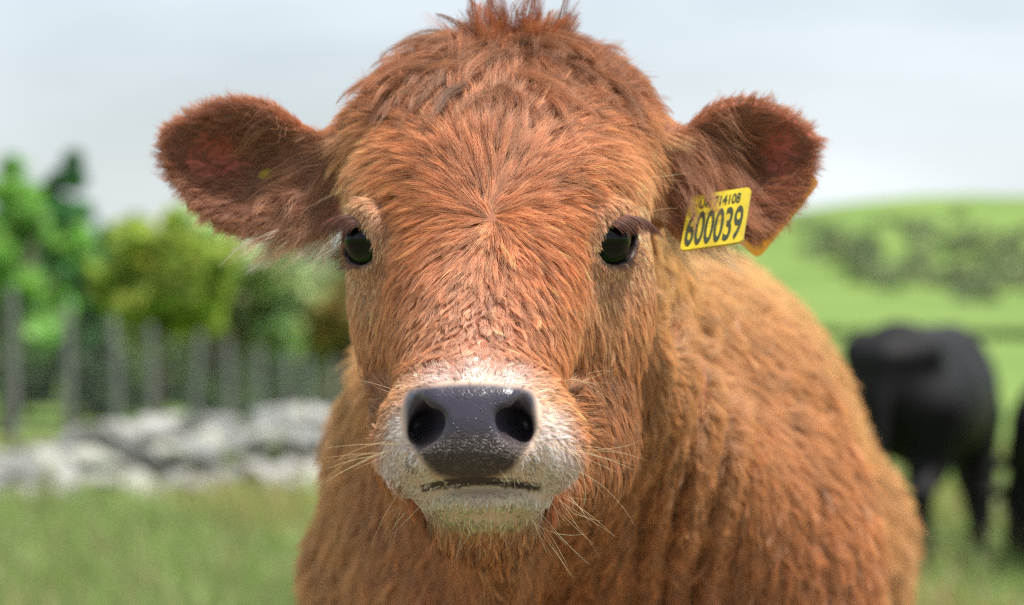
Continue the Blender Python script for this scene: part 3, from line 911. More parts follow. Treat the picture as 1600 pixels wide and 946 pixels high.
b2 = N(t, 'ShaderNodeBump'); b2.inputs['Strength'].default_value = 0.12; b2.inputs['Distance'].default_value = 0.0006
t.links.new(fine.outputs['Fac'], b2.inputs['Height']); t.links.new(b1.outputs[0], b2.inputs['Normal'])
dr_ = N(t, 'ShaderNodeTexVoronoi', feature='F1'); dr_.inputs['Scale'].default_value = 330
t.links.new(co.outputs['Object'], dr_.inputs['Vector'])
dm = N(t, 'ShaderNodeMapRange', interpolation_type='SMOOTHSTEP'); dm.inputs[1].default_value = 0.30; dm.inputs[2].default_value = 0.16; dm.inputs[3].default_value = 0.0; dm.inputs[4].default_value = 1.0
t.links.new(dr_.outputs['Distance'], dm.inputs[0])
dk_ = N(t, 'ShaderNodeMapRange'); dk_.inputs[1].default_value = 0.55; dk_.inputs[2].default_value = 0.75
dsp = N(t, 'ShaderNodeSeparateColor'); t.links.new(dr_.outputs['Color'], dsp.inputs[0]); t.links.new(dsp.outputs[0], dk_.inputs[0])
dq = N(t, 'ShaderNodeMath', operation='MULTIPLY'); t.links.new(dm.outputs[0], dq.inputs[0]); t.links.new(dk_.outputs[0], dq.inputs[1])
dw = N(t, 'ShaderNodeMath', operation='MULTIPLY'); t.links.new(dq.outputs[0], dw.inputs[0]); t.links.new(aw.outputs['Fac'], dw.inputs[1])
b3 = N(t, 'ShaderNodeBump'); b3.inputs['Strength'].default_value = 1.0; b3.inputs['Distance'].default_value = 0.0005
t.links.new(dw.outputs[0], b3.inputs['Height']); t.links.new(b2.outputs[0], b3.inputs['Normal'])
t.links.new(b3.outputs[0], b.inputs['Normal'])
crk = N(t, 'ShaderNodeMix', data_type='RGBA'); crk.blend_type = 'MULTIPLY'
crm = N(t, 'ShaderNodeMapRange'); crm.inputs[1].default_value = 0; crm.inputs[2].default_value = 1; crm.inputs[3].default_value = 0.34; crm.inputs[4].default_value = 1.0
t.links.new(vr.outputs[0], crm.inputs[0])
t.links.new(ar.outputs['Fac'], crk.inputs[0]); t.links.new(at.outputs['Color'], crk.inputs[6]); t.links.new(crm.outputs[0], crk.inputs[7])
t.links.new(crk.outputs[2], b.inputs['Base Color'])
rg = N(t, 'ShaderNodeMapRange'); rg.inputs[3].default_value = 0.7; rg.inputs[4].default_value = 0.30
t.links.new(aw.outputs['Fac'], rg.inputs[0]); t.links.new(rg.outputs[0], b.inputs['Roughness'])

bme = mesh('body', allv, allq, [skin_m], True)
attr(bme, 'hide', 'FLOAT_COLOR', 'POINT', 'color', np.c_[skin, np.ones(len(skin))])
attr(bme, 'wet', 'FLOAT', 'POINT', 'value', wet)
attr(bme, 'relief', 'FLOAT', 'POINT', 'value', relief)
link('body', bme, calf)

# ------------------------------------------------------------------ eyes
def eye_material():
    m = bpy.data.materials.new('calf_eye'); m.use_nodes = True
    t = m.node_tree; b = t.nodes['Principled BSDF']
    co = N(t, 'ShaderNodeTexCoord'); sx = N(t, 'ShaderNodeSeparateXYZ')
    t.links.new(co.outputs['Object'], sx.inputs[0])
    cmb = N(t, 'ShaderNodeCombineXYZ')                      # wide oval pupil: squash along the slit
    mA = N(t, 'ShaderNodeMath', operation='MULTIPLY'); mA.inputs[1].default_value = 0.80
    t.links.new(sx.outputs['X'], mA.inputs[0]); t.links.new(mA.outputs[0], cmb.inputs['X']); t.links.new(sx.outputs['Y'], cmb.inputs['Y'])
    ln = N(t, 'ShaderNodeVectorMath', operation='LENGTH'); t.links.new(cmb.outputs[0], ln.inputs[0])
    nz = N(t, 'ShaderNodeTexNoise'); nz.inputs['Scale'].default_value = 700; t.links.new(co.outputs['Object'], nz.inputs['Vector'])
    ad = N(t, 'ShaderNodeMath', operation='MULTIPLY_ADD'); ad.inputs[1].default_value = 0.0016
    t.links.new(nz.outputs['Fac'], ad.inputs[0]); t.links.new(ln.outputs['Value'], ad.inputs[2])
    cr = N(t, 'ShaderNodeValToRGB')
    e = cr.color_ramp.elements
    e[0].position = 0.0; e[0].color = (0.0015, 0.002, 0.0018, 1)
    e[1].position = 1.0; e[1].color = (0.10, 0.07, 0.06, 1)
    for p_, c_ in ((0.52, (0.002, 0.003, 0.002, 1)), (0.66, (0.006, 0.014, 0.005, 1)), (0.78, (0.025, 0.050, 0.012, 1)), (0.84, (0.015, 0.010, 0.008, 1))):
        q = cr.color_ramp.elements.new(p_); q.color = c_
    sc = N(t, 'ShaderNodeMath', operation='DIVIDE'); sc.inputs[1].default_value = 0.0195
    t.links.new(ad.outputs[0], sc.inputs[0]); t.links.new(sc.outputs[0], cr.inputs[0]); t.links.new(cr.outputs[0], b.inputs['Base Color'])
    b.inputs['Roughness'].default_value = 0.5; b.inputs['Specular IOR Level'].default_value = 0.0
    b.inputs['Coat Weight'].default_value = 0.7; b.inputs['Coat Roughness'].default_value = 0.02; b.inputs['Coat IOR'].default_value = 1.38
    return m
eye_m = eye_material(); eye_objs = []
for e in (EYEL, EYER):
    bm = bmesh.new()
    bmesh.ops.create_uvsphere(bm, u_segments=40, v_segments=28, radius=e.r)
    for v in bm.verts:                                       # corneal bulge towards +z
        kz = max(0.0, v.co.z / e.r)
        v.co.z += 0.0016 * kz ** 6
    me = bpy.data.meshes.new('eye'); bm.to_mesh(me); bm.free()
    me.materials.append(eye_m)
    me.polygons.foreach_set('use_smooth', np.ones(len(me.polygons), bool))
    o = link('eye', me, calf)
    M = Matrix((Vector(e.b), Vector(np.cross(e.g, e.b)), Vector(e.g))).transposed().to_4x4()
    M.translation = Vector(e.c)
    o.matrix_basis = M; eye_objs.append(o)

# ------------------------------------------------------------------ hair
def hair_material(name, rough=0.27, radial=0.38, kind='hair'):
    m = bpy.data.materials.new(name); m.use_nodes = True
    t = m.node_tree; t.nodes.clear()
    out = N(t, 'ShaderNodeOutputMaterial')
    a = N(t, 'ShaderNodeAttribute', attribute_name='tint')
    df = N(t, 'ShaderNodeBsdfDiffuse'); tl = N(t, 'ShaderNodeBsdfTranslucent'); gl = N(t, 'ShaderNodeBsdfHair', component='Reflection')
    for q in (df, tl):
        t.links.new(a.outputs['Color'], q.inputs['Color'])
    gl.inputs['Color'].default_value = (1.0, 0.90, 0.82, 1)
    gl.inputs['RoughnessU'].default_value = rough; gl.inputs['RoughnessV'].default_value = 0.9
    m1 = N(t, 'ShaderNodeMixShader'); m1.inputs[0].default_value = 0.38
    t.links.new(df.outputs[0], m1.inputs[1]); t.links.new(tl.outputs[0], m1.inputs[2])
    m2 = N(t, 'ShaderNodeMixShader'); m2.inputs[0].default_value = 0.11
    t.links.new(m1.outputs[0], m2.inputs[1]); t.links.new(gl.outputs[0], m2.inputs[2])
    t.links.new(m2.outputs[0], out.inputs['Surface'])
    return m
fur_m = hair_material('calf_hair')

FUR_GAIN = 1.0
def hair_object(name, S, rad, col, mat, parent, kind='stuff'):
    """S (n, k, 3) strand points, rad (n, k), col (n, k, 3)"""
    n, kk = S.shape[:2]
    col = np.clip(col * FUR_GAIN, 0, .9)
    hc = bpy.data.hair_curves.new(name)
    hc.add_curves([kk] * n)
    hc.attributes['position'].data.foreach_set('vector', np.ascontiguousarray(S, np.float32).ravel()) if 'position' in hc.attributes else \
        hc.position_data.foreach_set('vector', np.ascontiguousarray(S, np.float32).ravel())
    for nm, typ, key, arr in (('radius', 'FLOAT', 'value', rad), ('tint', 'FLOAT_COLOR', 'color', np.concatenate([col, np.ones((n, kk, 1))], 2))):
        a_ = hc.attributes.get(nm) or hc.attributes.new(nm, typ, 'POINT')
        a_.data.foreach_set(key, np.ascontiguousarray(arr, np.float32).ravel())
    hc.materials.append(mat)
    return link(name, hc, parent, kind=kind)

# triangles of the hide, for scattering roots
tri = np.concatenate([allq[:, [0, 1, 2]], allq[:, [0, 2, 3]]])
tp = allv[tri]
tarea = np.linalg.norm(np.cross(tp[:, 1] - tp[:, 0], tp[:, 2] - tp[:, 0]), axis=1) / 2
tcen = tp.mean(1); tnrm = unit(nrm[tri].mean(1))
CAMP = np.array([0, 0, CH])

def scatter(density, rg):
    """density: hairs per square metre on each triangle"""
    ex = density * tarea
    n = np.floor(ex).astype(int) + (rg.random(len(ex)) < ex % 1)
    idx = np.repeat(np.arange(len(ex)), n)
    r1, r2 = np.sqrt(rg.random(len(idx))), rg.random(len(idx))
    w_ = np.stack([1 - r1, r1 * (1 - r2), r1 * r2], 1)
    p = (tp[idx] * w_[:, :, None]).sum(1)
    n_ = unit((nrm[tri[idx]] * w_[:, :, None]).sum(1))
    return p, n_

def tangent(n, d):
    d = d - n * (d * n).sum(1, keepdims=True)
    return unit(d)

def nearest(pts, guides):
    kd = KDTree(len(guides))
    for i, g in enumerate(guides):
        kd.insert(g, i)
    kd.balance()
    fnd = kd.find
    return np.fromiter((fnd(q)[1] for q in pts), int, len(pts))

def groom(p, n, d, L, lift, rg, K=6, clump=0.55, csize=18, ang_c=0.22, ang_s=0.10, len_c=0.15, len_s=0.2, wave=0.03, waves=1.2, droop=0.0, cpow=1.1):
    """grow strands: lift=(root angle, tip angle) over the skin in radians"""
    m = len(p)
    gi = rg.choice(m, max(2, int(m / csize)), replace=False)
    cid = nearest(p, p[gi])
    ng = len(gi)
    ang = (rg.normal(0, 1, ng) * ang_c)[cid] + rg.normal(0, 1, m) * ang_s
    bt = np.cross(n, d)
    d = unit(d * np.cos(ang)[:, None] + bt * np.sin(ang)[:, None]); bt = np.cross(n, d)
    L = L * np.clip(1 + (rg.normal(0, 1, ng) * len_c)[cid] + rg.normal(0, 1, m) * len_s, 0.35, 1.8)
    l0 = np.clip(lift[0] * (1 + (rg.normal(0, .25, ng))[cid] + rg.normal(0, .15, m)), 0.02, 1.5); l1 = lift[1] * (1 + (rg.normal(0, .3, ng))[cid])
    ph = (rg.random(ng) * 6.28)[cid] + rg.normal(0, 0.35, m); wa = wave * (0.5 + rg.random(ng)[cid])
    S = np.zeros((m, K, 3)); S[:, 0] = p - n * 0.0008
    ds = 1.0 / (K - 1)
    for k_ in range(1, K):
        s_ = (k_ - 0.5) * ds
        a_ = l0 + (l1 - l0) * s_
        v = d * np.cos(a_)[:, None] + n * np.sin(a_)[:, None]
        v = v + bt * (np.cos(ph + s_ * waves * 6.28) * wa * waves * 6.28)[:, None]
        v[:, 2] -= droop * s_
        S[:, k_] = S[:, k_ - 1] + v * (L * ds)[:, None]
    if clump > 0:
        ss = (np.arange(K) / (K - 1)) ** cpow
        G = S[gi][cid]
        cl = clump * np.clip(1 + rg.normal(0, .25, m), 0.2, 1.4)
        cl = np.clip(cl, 0, 0.95)
        S = S + (G - S) * (cl[:, None] * ss[None])[:, :, None]
    return S, cid, ng, L

def flow2d(U, V):
    """lie of the hair over the front of the head, in the plane facing forward (x right, z down)"""
    wx, wy = 768.0, 340.0
    dx, dy = U - wx, V - wy
    r = np.hypot(dx, dy) + 1e-6
    rx, ry = dx / r, dy / r
    sw = np.exp(-(r / 30) ** 2)
    rx, ry = rx - 0.9 * sw * ry, ry + 0.9 * sw * rx
    side = np.clip(np.abs(dx) / 170, 0, 1.6)
    ry = ry + np.where(dy < 0, 0.75 * side ** 1.4, 0.0) * np.clip((V - 130) / 80, 0.2, 1) + np.clip((dy + 10) / 90, 0, 1.2) * 0.9
    fx, fy = rx, ry
    # muzzle: away from the nose pad
    mx, my = U - 740, V - 672
    mr = np.hypot(mx, my) + 1e-6
    wm = np.clip((1.18 - np.hypot(mx / 178, my / 108)) * 7, 0, 1) * (V < 762)
    fx = fx * (1 - wm) + wm * mx / mr; fy = fy * (1 - wm) + wm * (my / mr + np.where(V > 690, 0.6, 0.0))
    wl = np.clip((V - 758) / 10, 0, 1)
    fx = fx * (1 - wl) + wl * np.clip((U - 757) / 160, -.8, .8); fy = fy * (1 - wl) + wl
    # around the eyes: swept back and down
    for ex, sg in ((560, -1), (965, 1)):
        q = np.exp(-((U - ex) ** 2 + (V - 380) ** 2) / (2 * 38.0 ** 2))
        inn = np.clip((ex - U) * sg / 14.0, -1, 1) * .5 + .5                   # 1 on the nose side of the eye
        fx = fx * (1 - q) + q * sg * (0.8 - .75 * inn); fy = fy * (1 - q) + q * (np.where(V < 362, 0.15, 0.75) * (1 - inn) + inn)
    return fx, fy

if FUR:
    view = unit(CAMP - tcen)
    facing = (tnrm * view).sum(1)
    Ut, Vt = uv(tcen)
    inhead = (tcen[:, 1] < 2.16)
    eart = is_ear(tcen)
    inframe = (Vt < 1000) & (Ut > 150) & (Ut < 1560)
    bare = (nose_sd(Ut, Vt, tcen[:, 1]) < 2) | eye_open(tcen, -0.0005) | ((np.abs(Vt - 751 - ((Ut - 752) / 90) ** 2 * 10) < 2.6) & (np.abs(Ut - 752) < 88) & (tcen[:, 1] < 1.85))
    # ---- head coat
    den = np.where(facing > -0.1, 2.5e6, 0.35e6) * (inhead & ~eart & ~bare)
    _, Lt = coat(Ut, Vt)
    den *= np.clip(0.010 / np.maximum(Lt, 0.003), 0.75, 1.9)
    den *= 1 + 1.6 * np.clip(1.2 - eye_rim(tcen) / .02, 0, 1)
    den *= 1 + 2.5 * np.exp(-((Ut - 768) ** 2 + (Vt - 340) ** 2) / (2 * 14.0 ** 2))
    rg = np.random.default_rng(11)
    p, n = scatter(den, rg)
    U, V = uv(p)
    col, L = coat(U, V)
    behind = ((V > 748) & (p[:, 1] > 1.875))[:, None]                     # jaw behind the lips is brown
    col = np.where(behind, tone((152, 82, 50)), col); L = np.where(behind[:, 0], .012, L)
    rear = (sstep(1.90, 1.945, p[:, 1]) * sstep(545, 570, V))[:, None]          # the white stops at the muzzle
    col = col * (1 - rear) + tone((176, 110, 70)) * rear; L = L * (1 - rear[:, 0]) + .012 * rear[:, 0]
    fx, fy = flow2d(U, V)
    d = np.stack([fx, 0 * fx, -fy], 1)
    side = np.clip(1 - np.abs(n[:, 1]) / 0.75, 0, 1)
    d[:, 1] += 0.9 * side * np.where(V < 560, 1, 0.6)
    back = n[:, 1] > 0.1
    d[back] = np.array([0, 0.8, -0.5])
    d = tangent(n, d)
    er = eye_rim(p)
    L = np.where(er < 0.03, np.minimum(L, 0.0034 + np.clip(er, 0, 1) * 0.13), L)
    L = L * np.interp(V, [120, 260, 430, 520], [1.25, 1.40, 1.25, 1.15])
    bw = np.exp(-((U - midline(V)) / 85) ** 2) * np.exp(-((V - 505) / 62) ** 2)
    mat_ = rg.random(len(p)) < np.clip(bw * 1.6 - .25, 0, 1)
    def coat_of(sel, **kw):
        S, cid, ng, _ = groom(p[sel], n[sel], d[sel], L[sel], rg=rg, K=7, **kw)
        m_ = int(sel.sum())
        sh = (np.exp(rg.normal(0, 0.24, ng))[cid] * np.exp(rg.normal(0, 0.14, m_)))[:, None]
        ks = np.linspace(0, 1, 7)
        cc = (col[sel] * sh)[:, None, :] * (0.70 + 0.46 * ks)[None, :, None]  # shade between clumps put into the tint: dark roots, pale tips
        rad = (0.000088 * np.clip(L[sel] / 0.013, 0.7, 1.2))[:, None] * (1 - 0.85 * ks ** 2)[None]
        return S, rad, cc
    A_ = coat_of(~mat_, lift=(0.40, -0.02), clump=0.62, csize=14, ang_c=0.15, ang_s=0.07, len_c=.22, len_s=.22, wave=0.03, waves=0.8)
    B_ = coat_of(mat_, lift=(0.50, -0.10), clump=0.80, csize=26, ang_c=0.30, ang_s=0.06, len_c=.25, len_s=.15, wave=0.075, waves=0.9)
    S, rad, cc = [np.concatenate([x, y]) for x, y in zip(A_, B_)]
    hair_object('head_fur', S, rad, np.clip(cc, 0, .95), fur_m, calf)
    print('head hairs', len(p))

    KS = np.linspace(0, 1, 7)
    def coat_strands(name, S, col, cid, ng, r0, rg, vc=0.16, vs=0.14, root=0.72, tip=1.12, taper=0.85):
        n_, K = S.shape[:2]; ks = np.linspace(0, 1, K)
        sh = (np.exp(rg.normal(0, vc, ng))[cid] * np.exp(rg.normal(0, vs, n_)))[:, None]
        cc = (col * sh)[:, None, :] * (root + (tip - root) * ks)[None, :, None]  # tint runs dark to pale along each strand, painting shade into the coat
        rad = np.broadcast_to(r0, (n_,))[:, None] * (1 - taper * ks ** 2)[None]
        return hair_object(name, S, rad, np.clip(cc, 0, .95), fur_m, calf)

    # ---- ears
    rg = np.random.default_rng(12)
    inner = tnrm[:, 1] < 0.05
    pink = np.exp(-(((Ut - 352) / 52) ** 2 + ((Vt - 245) / 40) ** 2)) + np.exp(-(((Ut - 1205) / 38) ** 2 + ((Vt - 235) / 46) ** 2))
    den = eart * np.where(inner, 1.35e6, 0.5e6) * (1 - 0.75 * np.clip(pink, 0, 1))
    p, n = scatter(den, rg); U, V = uv(p)
    left = U < 800
    ax = np.where(left, -1.0, 1.0)
    sdp = np.where(left, poly_sd(U, V, spline(EAR_L, 4)), poly_sd(U, V, spline(EAR_R, 4)))
    cy_ = np.where(left, np.interp(U, [250, 540], [235, 285]), np.interp(U, [1020, 1280], [290, 235]))
    q = (V - cy_) / 95.0
    edge = np.clip(1 + sdp / 16.0, 0, 1)
    s_ax = np.where(left, (545 - U) / 290, (U - 1020) / 250)
    d = np.stack([ax * (1.0 - 0.35 * edge), 0 * U, -(q * (0.55 + 0.9 * edge) + 0.25 * (s_ax < .35))], 1)
    d[n[:, 1] > 0.05] += np.array([0, 0.2, 0])
    d = tangent(n, d)
    L = 0.0125 + 0.010 * np.clip(.5 - s_ax, 0, .5) + 0.004 * rg.random(len(p))
    L = np.where(pink_ := (np.exp(-(((U - 352) / 52) ** 2 + ((V - 245) / 40) ** 2)) + np.exp(-(((U - 1205) / 38) ** 2 + ((V - 235) / 46) ** 2))) > .4, L * .55, L)
    base_c = tone((136, 76, 52), .46)
    col = base_c[None] * (1 - edge[:, None]) + tone((168, 92, 52), .45)[None] * edge[:, None]
    lowb = np.clip((V - 320) / 45, 0, 1)[:, None] * np.clip(.62 - s_ax, 0, 1)[:, None] * 1.2
    col = col * (1 - lowb) + tone((184, 136, 98), .45) * lowb
    L = L * (1 - .35 * edge)
    S, cid, ng, _ = groom(p, n, d, L, (0.42, 0.12), rg, K=6, clump=0.5, csize=10, ang_c=0.22, ang_s=0.12, wave=0.05)
    coat_strands('ear_fur', S, col, cid, ng, 0.00011, rg)
    # long pale hairs: across the ear openings and the white tufts below them
    m_ = (p[:, 1] < 2.14) & (n[:, 1] < 0.2) & (s_ax < 0.42) & (rg.random(len(p)) < 0.06)
    p2, n2, U2, V2, ax2 = p[m_], n[m_], U[m_], V[m_], ax[m_]
    d2 = tangent(n2, np.stack([ax2 * .9, -.1 + 0 * U2, -.45 - .5 * rg.random(len(p2))], 1))
    S, cid, ng, _ = groom(p2, n2, d2, np.full(len(p2), .034), (0.55, 0.2), rg, K=7, clump=0.7, csize=16, ang_c=.3, ang_s=.12, wave=.06, droop=.35)
    coat_strands('ear_fringe', S, np.tile(tone((150, 92, 64), .46), (len(p2), 1)), cid, ng, 0.00010, rg)
    m_ = (U > 1036) & (U < 1135) & (V > 205) & (V < 312) & (n[:, 1] < 0.1) & (rg.random(len(p)) < 0.20)
    p2, n2 = p[m_], n[m_]
    d2 = tangent(n2, np.stack([.45 + .3 * rg.random(len(p2)), -.35 + 0 * p2[:, 0], -1 + 0 * p2[:, 0]], 1))
    S, cid, ng, _ = groom(p2, n2, d2, np.full(len(p2), .044), (0.85, 0.25), rg, K=8, clump=0.75, csize=18, ang_c=.25, ang_s=.10, wave=.05, droop=.25)
    S[:, :, 1] -= 0.012 * np.linspace(0, 1, 8)[None] ** .7
    coat_strands('ear_lock', S, np.tile(tone((140, 80, 52), .46), (len(p2), 1)), cid, ng, 0.00010, rg)
    m_ = (V > 335) & (s_ax < 0.42) & (s_ax > -.05) & (rg.random(len(p)) < 0.26)
    p2, n2, U2, ax2 = p[m_], n[m_], U[m_], ax[m_]
    d2 = unit(np.stack([ax2 * (.25 + .35 * rg.random(len(p2))), .1 + 0 * U2, -1 + 0 * U2], 1))
    S, cid, ng, _ = groom(p2, unit(n2 * .3 + [0, 0, -1.0]), tangent(unit(n2 * .3 + [0, 0, -1.0]), d2), np.full(len(p2), .036), (1.1, .5), rg, K=7, clump=.6, csize=14, ang_c=.5, ang_s=.2, wave=.10, waves=1.0)
    coat_strands('ear_tuft', S, np.tile(lin((238, 226, 204)), (len(p2), 1)), cid, ng, 0.00010, rg)

    # ---- forelock: long locks falling out from the crown of the poll
    rg = np.random.default_rng(13)
    cr = np.array([790.0, 80.0])
    reg = (Vt < 168) & (Ut > 598) & (Ut < 982) & inhead & ~eart
    den = np.where(facing > -0.35, 0.80e6, 0.15e6) * reg
    p, n = scatter(den, rg); U, V = uv(p)
    fx, fy = (U - cr[0]) / 120, (V - cr[1] + 14) / 60
    d = np.stack([fx, -.10 - .15 * rg.random(len(p)), -fy - .25], 1)
    d[p[:, 1] > 2.125] = np.stack([fx, .5 + 0 * fx, -.2 + 0 * fx], 1)[p[:, 1] > 2.125]
    d = tangent(n, d)
    L = (0.033 + 0.014 * np.clip(1 - (V - 70) / 90, 0, 1)) * (1 - .35 * np.clip(np.abs(U - 790) / 190, 0, 1))
    col = np.tile(tone(TOP, .36), (len(p), 1))
    S, cid, ng, _ = groom(p, n, d, L, (0.80, -0.30), rg, K=10, clump=0.80, csize=44, ang_c=0.42, ang_s=0.09, len_c=.3, wave=0.06, waves=0.8, droop=.25, cpow=.9)
    coat_strands('forelock', S, col, cid, ng, 0.000085, rg, vc=.24, root=.7, tip=1.25)
    # upright tuft on the very top
    den = 0.8e6 * ((Vt < 112) & (np.abs(Ut - 800) < 70) & inhead & (np.abs(tcen[:, 1] - 2.11) < .04))
    p, n = scatter(den, rg); U, V = uv(p)
    d = tangent(n, np.stack([(U - 795) / 60 + rg.normal(0, .2, len(p)), -.3 + 0 * U, .3 + 0 * U], 1))
    S, cid, ng, _ = groom(p, n, d, np.full(len(p), .030), (1.30, 1.0), rg, K=8, clump=.85, csize=45, ang_c=.6, ang_s=.1, len_c=.4, wave=.04, cpow=.8)
    coat_strands('crown_tuft', S, np.tile(tone((142, 70, 38), .42), (len(p), 1)), cid, ng, 0.00010, rg, vc=.25)

    # ---- neck and body
    rg = np.random.default_rng(14)
    den = np.where(facing > -0.12, 0.55e6, 0.02e6) * (1 + 1.3 * (1 - sstep(2.36, 2.5, tcen[:, 1]))) * (~inhead) * np.where(inframe, 1, .12) * (tcen[:, 2] > .12)
    p, n = scatter(den, rg); U, V = uv(p)
    bx = (p - BO) @ BX; bs = (p - BO) @ BS
    d = np.tile(BX * .75 + np.array([0, 0, -.8]), (len(p), 1))
    frontal = np.clip(-(n @ BX) / .7, 0, 1)[:, None]
    d = d * (1 - frontal) + np.array([0.1, 0.2, -1.0]) * frontal
    wob = np.sin(p[:, 2] * 31 + bx * 17) * .35 + np.sin(p[:, 2] * 13 - bx * 29 + bs * 11) * .35
    d = d + BX * wob[:, None] * .6
    d = tangent(n, d)
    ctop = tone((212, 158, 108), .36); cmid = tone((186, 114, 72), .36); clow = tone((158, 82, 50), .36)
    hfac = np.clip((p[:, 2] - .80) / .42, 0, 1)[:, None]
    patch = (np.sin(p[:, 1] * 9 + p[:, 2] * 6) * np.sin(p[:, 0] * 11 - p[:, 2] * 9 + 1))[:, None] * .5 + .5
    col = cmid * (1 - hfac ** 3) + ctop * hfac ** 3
    rim_lite = (np.clip((bx - .05) / .5, 0, 1) * .75 + np.clip((bs - .08) / .12, 0, 1) * .6)[:, None]  # flank and right shoulder paled in the coat colour to imitate rim light
    col = col * (1 - np.clip(rim_lite, 0, .85)) + ctop * np.clip(rim_lite, 0, .85)
    pk = .55 * patch * (1 - hfac) * (1 - np.clip(rim_lite, 0, .8))
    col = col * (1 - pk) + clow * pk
    L = 0.020 + .012 * np.clip((p[:, 1] - 2.3) / .4, 0, 1)
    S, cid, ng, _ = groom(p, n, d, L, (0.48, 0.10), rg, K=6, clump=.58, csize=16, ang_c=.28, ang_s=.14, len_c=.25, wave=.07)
    coat_strands('body_fur', S, col, cid, ng, np.where(p[:, 1] < 2.45, .00014, .00019), rg, vc=.18, root=.55, tip=1.32)  # tips brightened in tint to imitate light shining through the outline hairs

    # ---- eyelashes
    rg = np.random.default_rng(15)
    for e, eo in zip((EYEL, EYER), eye_objs):
        m = 280
        bq_ = rg.uniform(-.0150, .008, m)
        tq = -.0068 + np.sqrt(.0202 ** 2 - bq_ ** 2) + .0014
        aq = np.sqrt(np.maximum((e.r + .0042) ** 2 - bq_ ** 2 - tq ** 2, 1e-6))
        p = e.c + aq[:, None] * e.g + bq_[:, None] * e.b + tq[:, None] * e.t
        K = 8; ks = np.linspace(0, 1, K)
        L = rg.uniform(.020, .034, m) * np.interp(bq_, [-.0165, .010], [1.0, .55])
        lat = -e.b
        S = np.zeros((m, K, 3)); S[:, 0] = p
        d0 = unit(e.g * .80 + lat * .60 + e.t * .10 + rg.normal(0, .05, (m, 3)))
        for k_ in range(1, K):
            d0 = unit(d0 + (lat * .10 - np.array([0, 0, .30]) - e.g * .04)[None])
            S[:, k_] = S[:, k_ - 1] + d0 * (L / (K - 1))[:, None]
        m2 = 46
        bq_ = rg.uniform(-.016, .010, m2); tq = .0046 - np.sqrt(.0216 ** 2 - bq_ ** 2) - .0012
        aq = np.sqrt(np.maximum((e.r + .0042) ** 2 - bq_ ** 2 - tq ** 2, 1e-6))
        p = e.c + aq[:, None] * e.g + bq_[:, None] * e.b + tq[:, None] * e.t
        dl = unit(e.g * .4 + lat * .6 - e.t * .8 + rg.normal(0, .1, (m2, 3)))
        S2 = p[:, None] + dl[:, None] * (rg.uniform(.006, .013, m2)[:, None] * ks[None])[:, :, None]
        S = np.concatenate([S, S2])
        cl = np.tile(tone((112, 54, 46), .28), (len(S), 1)) * np.exp(rg.normal(0, .3, len(S)))[:, None]
        hair_object('eyelashes', S, np.full((len(S), 1), .00021) * (1 - .8 * ks ** 2)[None], np.repeat(cl[:, None], K, 1), fur_m, eo)

    # ---- whiskers: (px, row, dx, dy, length mm, count, scatter)
    rg = np.random.default_rng(16)
    bvh = BVHTree.FromPolygons([tuple(q) for q in hv.tolist()], [tuple(q) for q in hq.tolist()])
    roots, dirs, lens = [], [], []
    for px, py, dx, dy, ln, cn, sp in ((610, 700, -1, .25, 42, 10, 22), (890, 705, 1, .45, 48, 12, 22), (640, 785, -.6, 1, 36, 12, 20), (870, 770, .8, .8, 42, 14, 22),
                                       (757, 815, 0, 1, 22, 12, 50), (757, 800, .2, 1, 14, 10, 45), (800, 742, .3, 1, 14, 6, 22),
                                       (610, 610, -1, -.1, 26, 5, 25), (890, 600, 1, -.1, 30, 6, 25), (545, 300, -1, .15, 36, 4, 14), (1012, 285, 1, -.2, 34, 3, 14), (1005, 345, .8, -.8, 30, 2, 8), (830, 800, .6, 1, 40, 8, 20)):
        for k_ in range(cn):
            u_, v_ = rg.normal(px, sp * .6), rg.normal(py, sp * .5)
            dr = unit(P(u_, v_, 1.0) - CAMP)
            h_ = bvh.ray_cast(Vector(CAMP), Vector(dr))
            if h_[0] is None: continue
            nn = np.array(h_[1]); nn = nn if nn @ dr < 0 else -nn
            dv = unit(np.array([dx + rg.normal(0, .3), 0, -dy + rg.normal(0, .25)])) + nn * .45
            roots.append(np.array(h_[0])); dirs.append(unit(dv)); lens.append(ln * .001 * rg.uniform(.5, 1.25))
    roots, dirs, lens = np.array(roots), np.array(dirs), np.array(lens)
    K = 8; S = np.zeros((len(roots), K, 3)); S[:, 0] = roots; dv = dirs.copy(); bend = rg.normal(0, .07, (len(roots), 3)); bend[:, 2] -= .04
    for k_ in range(1, K):
        dv = unit(dv + bend); S[:, k_] = S[:, k_ - 1] + dv * (lens / (K - 1))[:, None]
    cl = np.tile(lin((236, 206, 160)), (len(roots), 1)) * np.exp(rg.normal(0, .25, len(roots)))[:, None]
    hair_object('whiskers', S, np.full((len(S), 1), .00009) * (1 - .75 * np.linspace(0, 1, K) ** 2)[None], np.repeat(cl[:, None], K, 1), fur_m, calf)
    # dark bristles over the top of the nose and beside the nostrils
    roots, dirs = [], []
    for k_ in range(150):
        if k_ < 80: u_, v_ = rg.uniform(650, 825), rg.normal(590, 9)
        else:
            sgn = 1 if k_ % 2 else -1
            u_, v_ = 735 + sgn * rg.normal(92, 8), rg.normal(722, 12)
        dr = unit(P(u_, v_, 1.0) - CAMP); h_ = bvh.ray_cast(Vector(CAMP), Vector(dr))
        if h_[0] is None: continue
        nn = np.array(h_[1]); nn = nn if nn @ dr < 0 else -nn
        roots.append(np.array(h_[0])); dirs.append(unit(nn * .8 + [rg.normal(0, .3), 0, -.3 + rg.normal(0, .3)]))
    roots, dirs = np.array(roots), np.array(dirs); ks = np.linspace(0, 1, 4)
    S = roots[:, None] + dirs[:, None] * (rg.uniform(.002, .005, len(roots))[:, None] * ks)[:, :, None]
